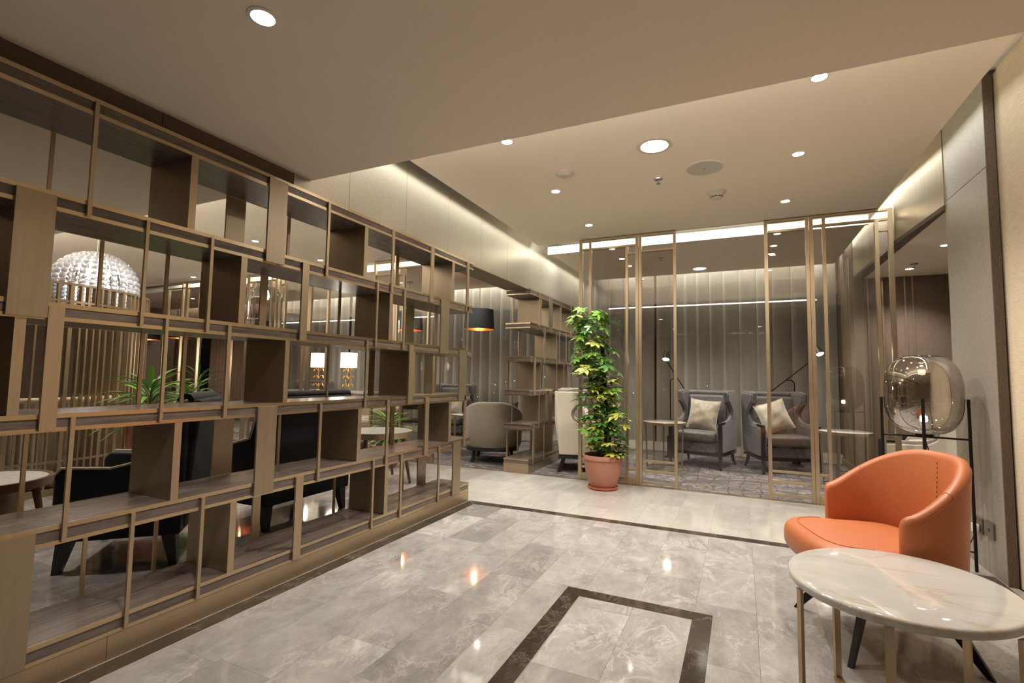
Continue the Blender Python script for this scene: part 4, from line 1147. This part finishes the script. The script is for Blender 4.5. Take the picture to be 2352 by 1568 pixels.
# gold table lamps with leafy stems
gt = thing('table_lamp', 'gold leafy-stemmed lamp with square white shade, left one on the console', 'lamp', (-6.87, 6.55, 0.804), 0, 'gold table lamps on the console')
obj('base', MB().lathe([(0, 0), (0.06, 0), (0.055, 0.012), (0.01, 0.02), (0, 0.02)], 24), 'gold', gt, True)
obj('stem', MB().tube([(0, 0, 0.01), (0.012, 0, 0.12), (-0.01, 0, 0.25), (0, 0, 0.40)], 0.009, 8), 'gold', gt, True)
for z in (0.06, 0.20, 0.32):
    for s in (-1, 1):
        pts = [(0, 0, z), (s*0.05, 0, z+0.06), (s*0.10, 0, z+0.055), (s*0.125, 0, z+0.01)]
        obj('leaf', MB().tube(pts[:3], 0.006, 6).tube(pts[2:], 0.018, 6, 0.004), 'gold', gt, True)
obj('lamp_shade', MB().prism([(-0.10, -0.10), (0.10, -0.10), (0.10, 0.10), (-0.10, 0.10)], 'z', 0.40, 0.66), 'shade_lit', gt, bevel=0.006)
d = bpy.data.lights.new('lamp', 'POINT'); d.energy = 7; d.color = WARM; d.shadow_soft_size = 0.1
l = bpy.data.objects.new('lamp', d); COL.objects.link(l); l.parent = gt; l.location = (0, -0.25, 0.5)
dup(gt, (-6.17, 6.55, 0.804), 0, 'gold leafy-stemmed lamp with square white shade, right one on the console')

# drum pendants
def pendant(label, x, y, zb, r=0.23, h=0.30, g='black drum pendants with copper lining'):
    t = thing('drum_pendant', label, 'pendant lamp', (x, y, zb), 0, g)
    obj('shade', MB().lathe([(r, 0), (r*0.93, h), (r*0.925, h), (r*0.992, 0.002)], 40), 'shade_black', t, True)
    obj('lining', MB().lathe([(r*0.985, 0.003), (r*0.918, h-0.004)], 40), 'copper', t, True)
    obj('shade_top', MB().disc(r*0.925, h-0.002, 40), 'copper', t)
    H = 2.64-zb
    obj('cable', MB().tube([(0, 0, 0.16), (0, 0, H)], 0.004, 6), 'gold', t, True)
    obj('ceiling_rose', MB().lathe([(0, H), (0.05, H), (0.05, H-0.02), (0, H-0.02)], 20), 'frame', t, True)
    obj('bulb', MB().lathe([(0, 0.05), (0.03, 0.075), (0.034, 0.1), (0.02, 0.14), (0.012, 0.17), (0, 0.17)], 16), 'bulb_soft', t, True)
    d = bpy.data.lights.new('lamp', 'POINT'); d.energy = 1.6; d.color = (1, 0.62, 0.32); d.shadow_soft_size = 0.03
    l = bpy.data.objects.new('lamp', d); COL.objects.link(l); l.parent = t; l.location = (0, 0, 0.03)
pendant('black drum pendant with copper lining hanging in the gap between the shelves', -3.58, 6.5, 1.80)
pendant('black drum pendant seen in the fourth tier beside the green leaves', -4.96, 6.6, 1.83)
pendant('black drum pendant seen in the fourth tier right of the glass cloche', -7.55, 6.5, 1.88)
pendant('black drum pendant seen in the fourth tier below the glass cloche', -8.62, 6.5, 1.92)
pendant('black drum pendant whose copper rim shows above the tall plant, left one', -12.0, 6.5, 1.79)
pendant('black drum pendant whose copper rim shows above the plants, right one', -10.9, 6.5, 1.80)

# glass cloche pendant
cp = thing('cloche_pendant', 'clear grey bell-shaped glass pendant with a bright bulb, behind the fourth shelf tier', 'pendant lamp', (-4.2, 3.30, 1.60))
obj('bell', MB().lathe([(0.168, 0.0), (0.162, 0.02), (0.162, 0.20), (0.150, 0.26), (0.115, 0.315), (0.06, 0.345), (0.02, 0.352)], 48), 'glass_cloche', cp, True, ang=180)
obj('cap', MB().lathe([(0, 0.40), (0.022, 0.40), (0.024, 0.35), (0, 0.35)], 20), 'brass', cp, True)
obj('cable', MB().tube([(0, 0, 0.39), (0, 0, 1.04)], 0.003, 6), 'cable', cp)
obj('bulb', MB().lathe([(0, 0.20), (0.025, 0.215), (0.034, 0.245), (0.025, 0.28), (0.012, 0.31), (0, 0.35)], 20), 'bulb', cp, True)

# crystal chandelier
ch = thing('crystal_chandelier', 'domed crystal bead chandelier glowing behind the upper left of the shelf', 'chandelier', (-6.0, 2.72, 1.70))
ns = 26; strand = None
bead_prof = []
for i in range(11):
    a = PI/2*i/10*0.94
    bead_prof.append((a,))
sm = MB()
for i in range(15):
    f = i/14
    if f < 0.45: rr_, zz = 0.345, 0.02+0.24*f/0.45
    else:
        a = (f-0.45)/0.55*1.36; rr_, zz = 0.345*math.cos(a), 0.26+0.33*math.sin(a)
    s = 0.030*(0.5+0.5*rr_/0.345)
    sm.lathe([(s*0.3, -s*1.1), (s*0.75, -s*0.8), (s, 0), (s*0.75, s*0.8), (s*0.3, s*1.1)], 7, (rr_, 0, zz))
so_ = obj('bead_strand', sm, 'crystal', ch, True)
for k in range(1, ns):
    link('bead_strand', so_.data, ch, None, (0, 0, 2*PI*k/ns))
for z, r in ((0.0, 0.35), (0.26, 0.35), (0.52, 0.19)):
    obj('ring', MB().lathe([(r, z), (r+0.006, z), (r+0.006, z+0.008), (r, z+0.008), (r, z)], 40), 'chrome', ch, True)
obj('suspension', MB().tube([(0, 0, 0.55), (0, 0, 0.94)], 0.005, 6), 'chrome', ch)
obj('top_plate', MB().lathe([(0, 0.60), (0.06, 0.595), (0.12, 0.57), (0.12, 0.565), (0, 0.585)], 24), 'chrome', ch, True)
for k in range(4):
    a = PI/2*k
    obj('bulb', MB().lathe([(0, 0.38), (0.03, 0.40), (0.03, 0.44), (0, 0.46)], 12, (0.12*math.cos(a), 0.12*math.sin(a), 0)), 'bulb', ch, True)
d = bpy.data.lights.new('lamp', 'POINT'); d.energy = 4.5; d.color = (0.96, 0.97, 1); d.shadow_soft_size = 0.12
l = bpy.data.objects.new('lamp', d); COL.objects.link(l); l.parent = ch; l.location = (0, 0, 0.3)

# ------------------------------------------------------------------ slatted curved screen and banquette
sc_ = thing('slatted_screen', 'curved screen of tall bronze slats behind the left part of the shelf', 'screen', (-6.6, 2.3, 0))
R_ = 1.12
def arc_strip(r0, r1, z0, z1, a0=-1.15, a1=0.85, n=40):
    mb = MB(); return mb.lathe([(r0, z0), (r1, z0), (r1, z1), (r0, z1), (r0, z0)], n, a0=a0, a1=a1)
for z0, z1 in ((1.86, 1.88), (1.70, 1.72), (0.28, 0.30), (0.0, 0.06)):
    obj('rail', arc_strip(R_-0.02, R_+0.02, z0, z1), 'brass_x', sc_)
rs = random.Random(5); a = -1.14
while a < 0.86:
    w = rs.choice([0.014, 0.018, 0.03])
    obj('slat', MB().box(R_-0.022, R_+0.022, -w/2, w/2, 0.0, 1.87).rot(a), 'brass', sc_)
    a += rs.choice([0.05, 0.065, 0.085])
fl = thing('curved_banquette', 'curved booth seat with fluted beige back inside the slatted screen', 'sofa', (-6.6, 2.3, 0))
mb = MB(); n = 200; vs = []
for i in range(n+1):
    t_ = -1.12+1.95*i/n; r = 1.03+0.022*abs(math.sin(i*PI/7))
    vs += [(r*math.cos(t_), r*math.sin(t_), 0.06), (r*math.cos(t_), r*math.sin(t_), 0.80)]
mb.add(vs, [(2*i, 2*i+2, 2*i+3, 2*i+1) for i in range(n)])
obj('fluted_back', mb, 'drape_cloth', fl, True, fix=False)
obj('back_cushion', arc_strip(0.86, 1.0, 0.42, 0.84), 'cream_leather', fl, bevel=0.03)
obj('seat', arc_strip(0.45, 0.86, 0.30, 0.44), 'cream_leather', fl, bevel=0.03)
obj('base', arc_strip(0.5, 0.98, 0.0, 0.30), 'black_wood', fl)

# ------------------------------------------------------------------ navy chairs behind the shelf, sofa
def navy_chair(label, loc, rz, w, d, H, arm, leg=0.17):
    t = thing('navy_armchair', label, 'chair', loc, rz, None)
    for s in (-1, 1):
        a, b = (w-0.09, w) if s > 0 else (-w, -w+0.09)
        pr = [(-d, leg), (-d, arm-0.04), (-d+0.03, arm), (-0.05, arm-0.01), (d*0.35, arm+0.03), (d*0.62, H-0.10), (d*0.78, H-0.02), (d, H), (d, leg)]
        o = obj('side_panel', MB().prism(pr, 'x', a, b), 'navy', t, bevel=0.015)
        obj('piping', MB().tube([(s*w, y, z+0.003) for y, z in pr[1:8]], 0.006, 6), 'piping', o, True)
    obj('back_panel', MB().prism([(d*0.62, leg), (d, leg), (d+0.06, H), (d*0.72, H)], 'x', -w+0.06, w-0.06), 'navy', t, bevel=0.02)
    obj('top_roll', MB().tube([(-w+0.04, d*0.93, H-0.005), (w-0.04, d*0.93, H-0.005)], 0.045, 10), 'navy', t, True)
    obj('seat_base', B(-w+0.09, w-0.09, -d+0.01, d*0.6, leg, 0.32), 'navy', t, bevel=0.012)
    obj('seat_cushion', MB().slab(seat_outline(w-0.095, d*0.58, -d-0.01, 32, sq=7), 0.322, 0.45, 0.04, 4, 0.01), 'navy', t, True, ang=80)
    for sx in (-1, 1):
        for sy in (-1, 1):
            obj('leg', MB().add([(sx*(w-0.05)+a*0.035, sy*(d-0.06)+b*0.035, leg+0.004) for a, b in ((-1,-1),(1,-1),(1,1),(-1,1))]+[(sx*(w-0.04)+a*0.018, sy*(d-0.03)+b*0.018, 0) for a, b in ((-1,-1),(1,-1),(1,1),(-1,1))],
                [(0,1,2,3),(7,6,5,4),(0,4,5,1),(1,5,6,2),(2,6,7,3),(3,7,4,0)]), 'black_wood', t)
    return t
navy_chair('navy velvet armchair with cream piping behind the bottom left of the shelf', (-3.37, 1.85, 0), math.radians(-46), 0.34, 0.30, 0.93, 0.565)
navy_chair('wide navy velvet sofa with its back to the shelf, behind the middle bays', (-3.27, 2.81, 0), math.radians(-90), 0.40, 0.30, 0.93, 0.60)
sf = thing('lounge_sofa', 'taupe rounded sofa behind the small coffee table in the lounge', 'sofa', (-5.45, 5.90, 0.004), 0.1)
obj('seat_base', B(-0.7, 0.7, -0.40, 0.40, 0.10, 0.30), 'sofa_beige', sf, bevel=0.04)
obj('seat_cushion', B(-0.68, 0.68, -0.42, 0.30, 0.302, 0.45), 'sofa_beige', sf, bevel=0.05)
obj('backrest', B(-0.7, 0.7, 0.24, 0.42, 0.30, 0.74), 'sofa_beige', sf, bevel=0.05)
for s in (-1, 1):
    obj('armrest', B(min(s*0.56, s*0.72), max(s*0.56, s*0.72), -0.38, 0.42, 0.12, 0.60), 'sofa_beige', sf, bevel=0.05)
    for y in (-0.3, 0.3): obj('leg', B(s*0.6-0.02, s*0.6+0.02, y-0.02, y+0.02, 0, 0.10), 'black_wood', sf)
bc = thing('side_chair', 'thin black metal chair in the lounge right of the leafy plant', 'chair', (-4.35, 5.95, 0.004), 0.5)
obj('seat', MB().slab(seat_outline(0.2, 0.2, -0.2, 28, sq=4), 0.42, 0.45, 0.012, 3), 'black_metal', bc, True)
obj('backrest', B(-0.19, 0.19, 0.18, 0.20, 0.58, 0.74), 'black_metal', bc, bevel=0.004)
for sx in (-1, 1):
    obj('leg', MB().tube([(sx*0.18, -0.18, 0.42), (sx*0.2, -0.2, 0)], 0.012, 8), 'black_metal', bc, True)
    obj('leg', MB().tube([(sx*0.18, 0.19, 0.74), (sx*0.18, 0.18, 0.42), (sx*0.2, 0.2, 0)], 0.012, 8), 'black_metal', bc, True)

# ------------------------------------------------------------------ curtains
def curtain(name, x0, x1, y, mat, label, z0=0.02, z1=2.86, pl=0.21, amp=0.042, group=None, seed=1, cat='curtain'):
    rr = random.Random(seed); n = int((x1-x0)/0.012)
    vs = []; ph = 0
    phs = []
    for i in range(n+1):
        ph += 2*PI*0.012/pl*rr.uniform(0.5, 1.6); phs.append(ph)
    rows = (z0, 0.7, 1.4, 2.1, z1)
    for j, z in enumerate(rows):
        for i in range(n+1):
            f = z/z1
            x = min(x1, max(x0, x0+(x1-x0)*i/n+0.062*math.sin(phs[i]+1.2)*(1-f*0.2)))
            yy = y+amp*(1.15-0.35*f)*math.sin(phs[i]+0.25*math.sin(z*2+i*0.03))
            vs.append((x, yy, z))
    W = n+1
    fs = [(j*W+i, j*W+i+1, (j+1)*W+i+1, (j+1)*W+i) for j in range(len(rows)-1) for i in range(n)]
    o = tag(obj(name, MB().add(vs, fs), mat, smooth=True, fix=False, ang=180), label, cat, group)
    return o
curtain('sheer_curtain', -1.195, 1.18, 7.76, 'sheer', 'pale sheer curtain behind the grey velvet wing chairs', seed=2)
curtain('sheer_curtain', -3.1, -1.2, 7.76, 'sheer', 'pale sheer curtain behind the far shelf and potted plant', seed=3, pl=0.25)
curtain('sheer_curtain', -5.2, -3.12, 7.76, 'sheer', 'pale sheer curtain behind the black drum pendant and linen chair', seed=4, pl=0.19)
curtain('sheer_curtain', -7.3, -5.22, 7.76, 'sheer', 'pale sheer curtain behind the gold table lamps', seed=5)
curtain('sheer_curtain', -9.6, -7.32, 7.76, 'sheer', 'pale sheer curtain seen left of the gold table lamps', seed=6)
curtain('drape', -11.6, -9.8, 7.70, 'drape', 'brown drape behind the smaller curly plant', seed=7, pl=0.1)
curtain('drape', -12.98, -12.0, 7.70, 'drape', 'brown drape at the far left end behind the tall plant', seed=8, pl=0.1)
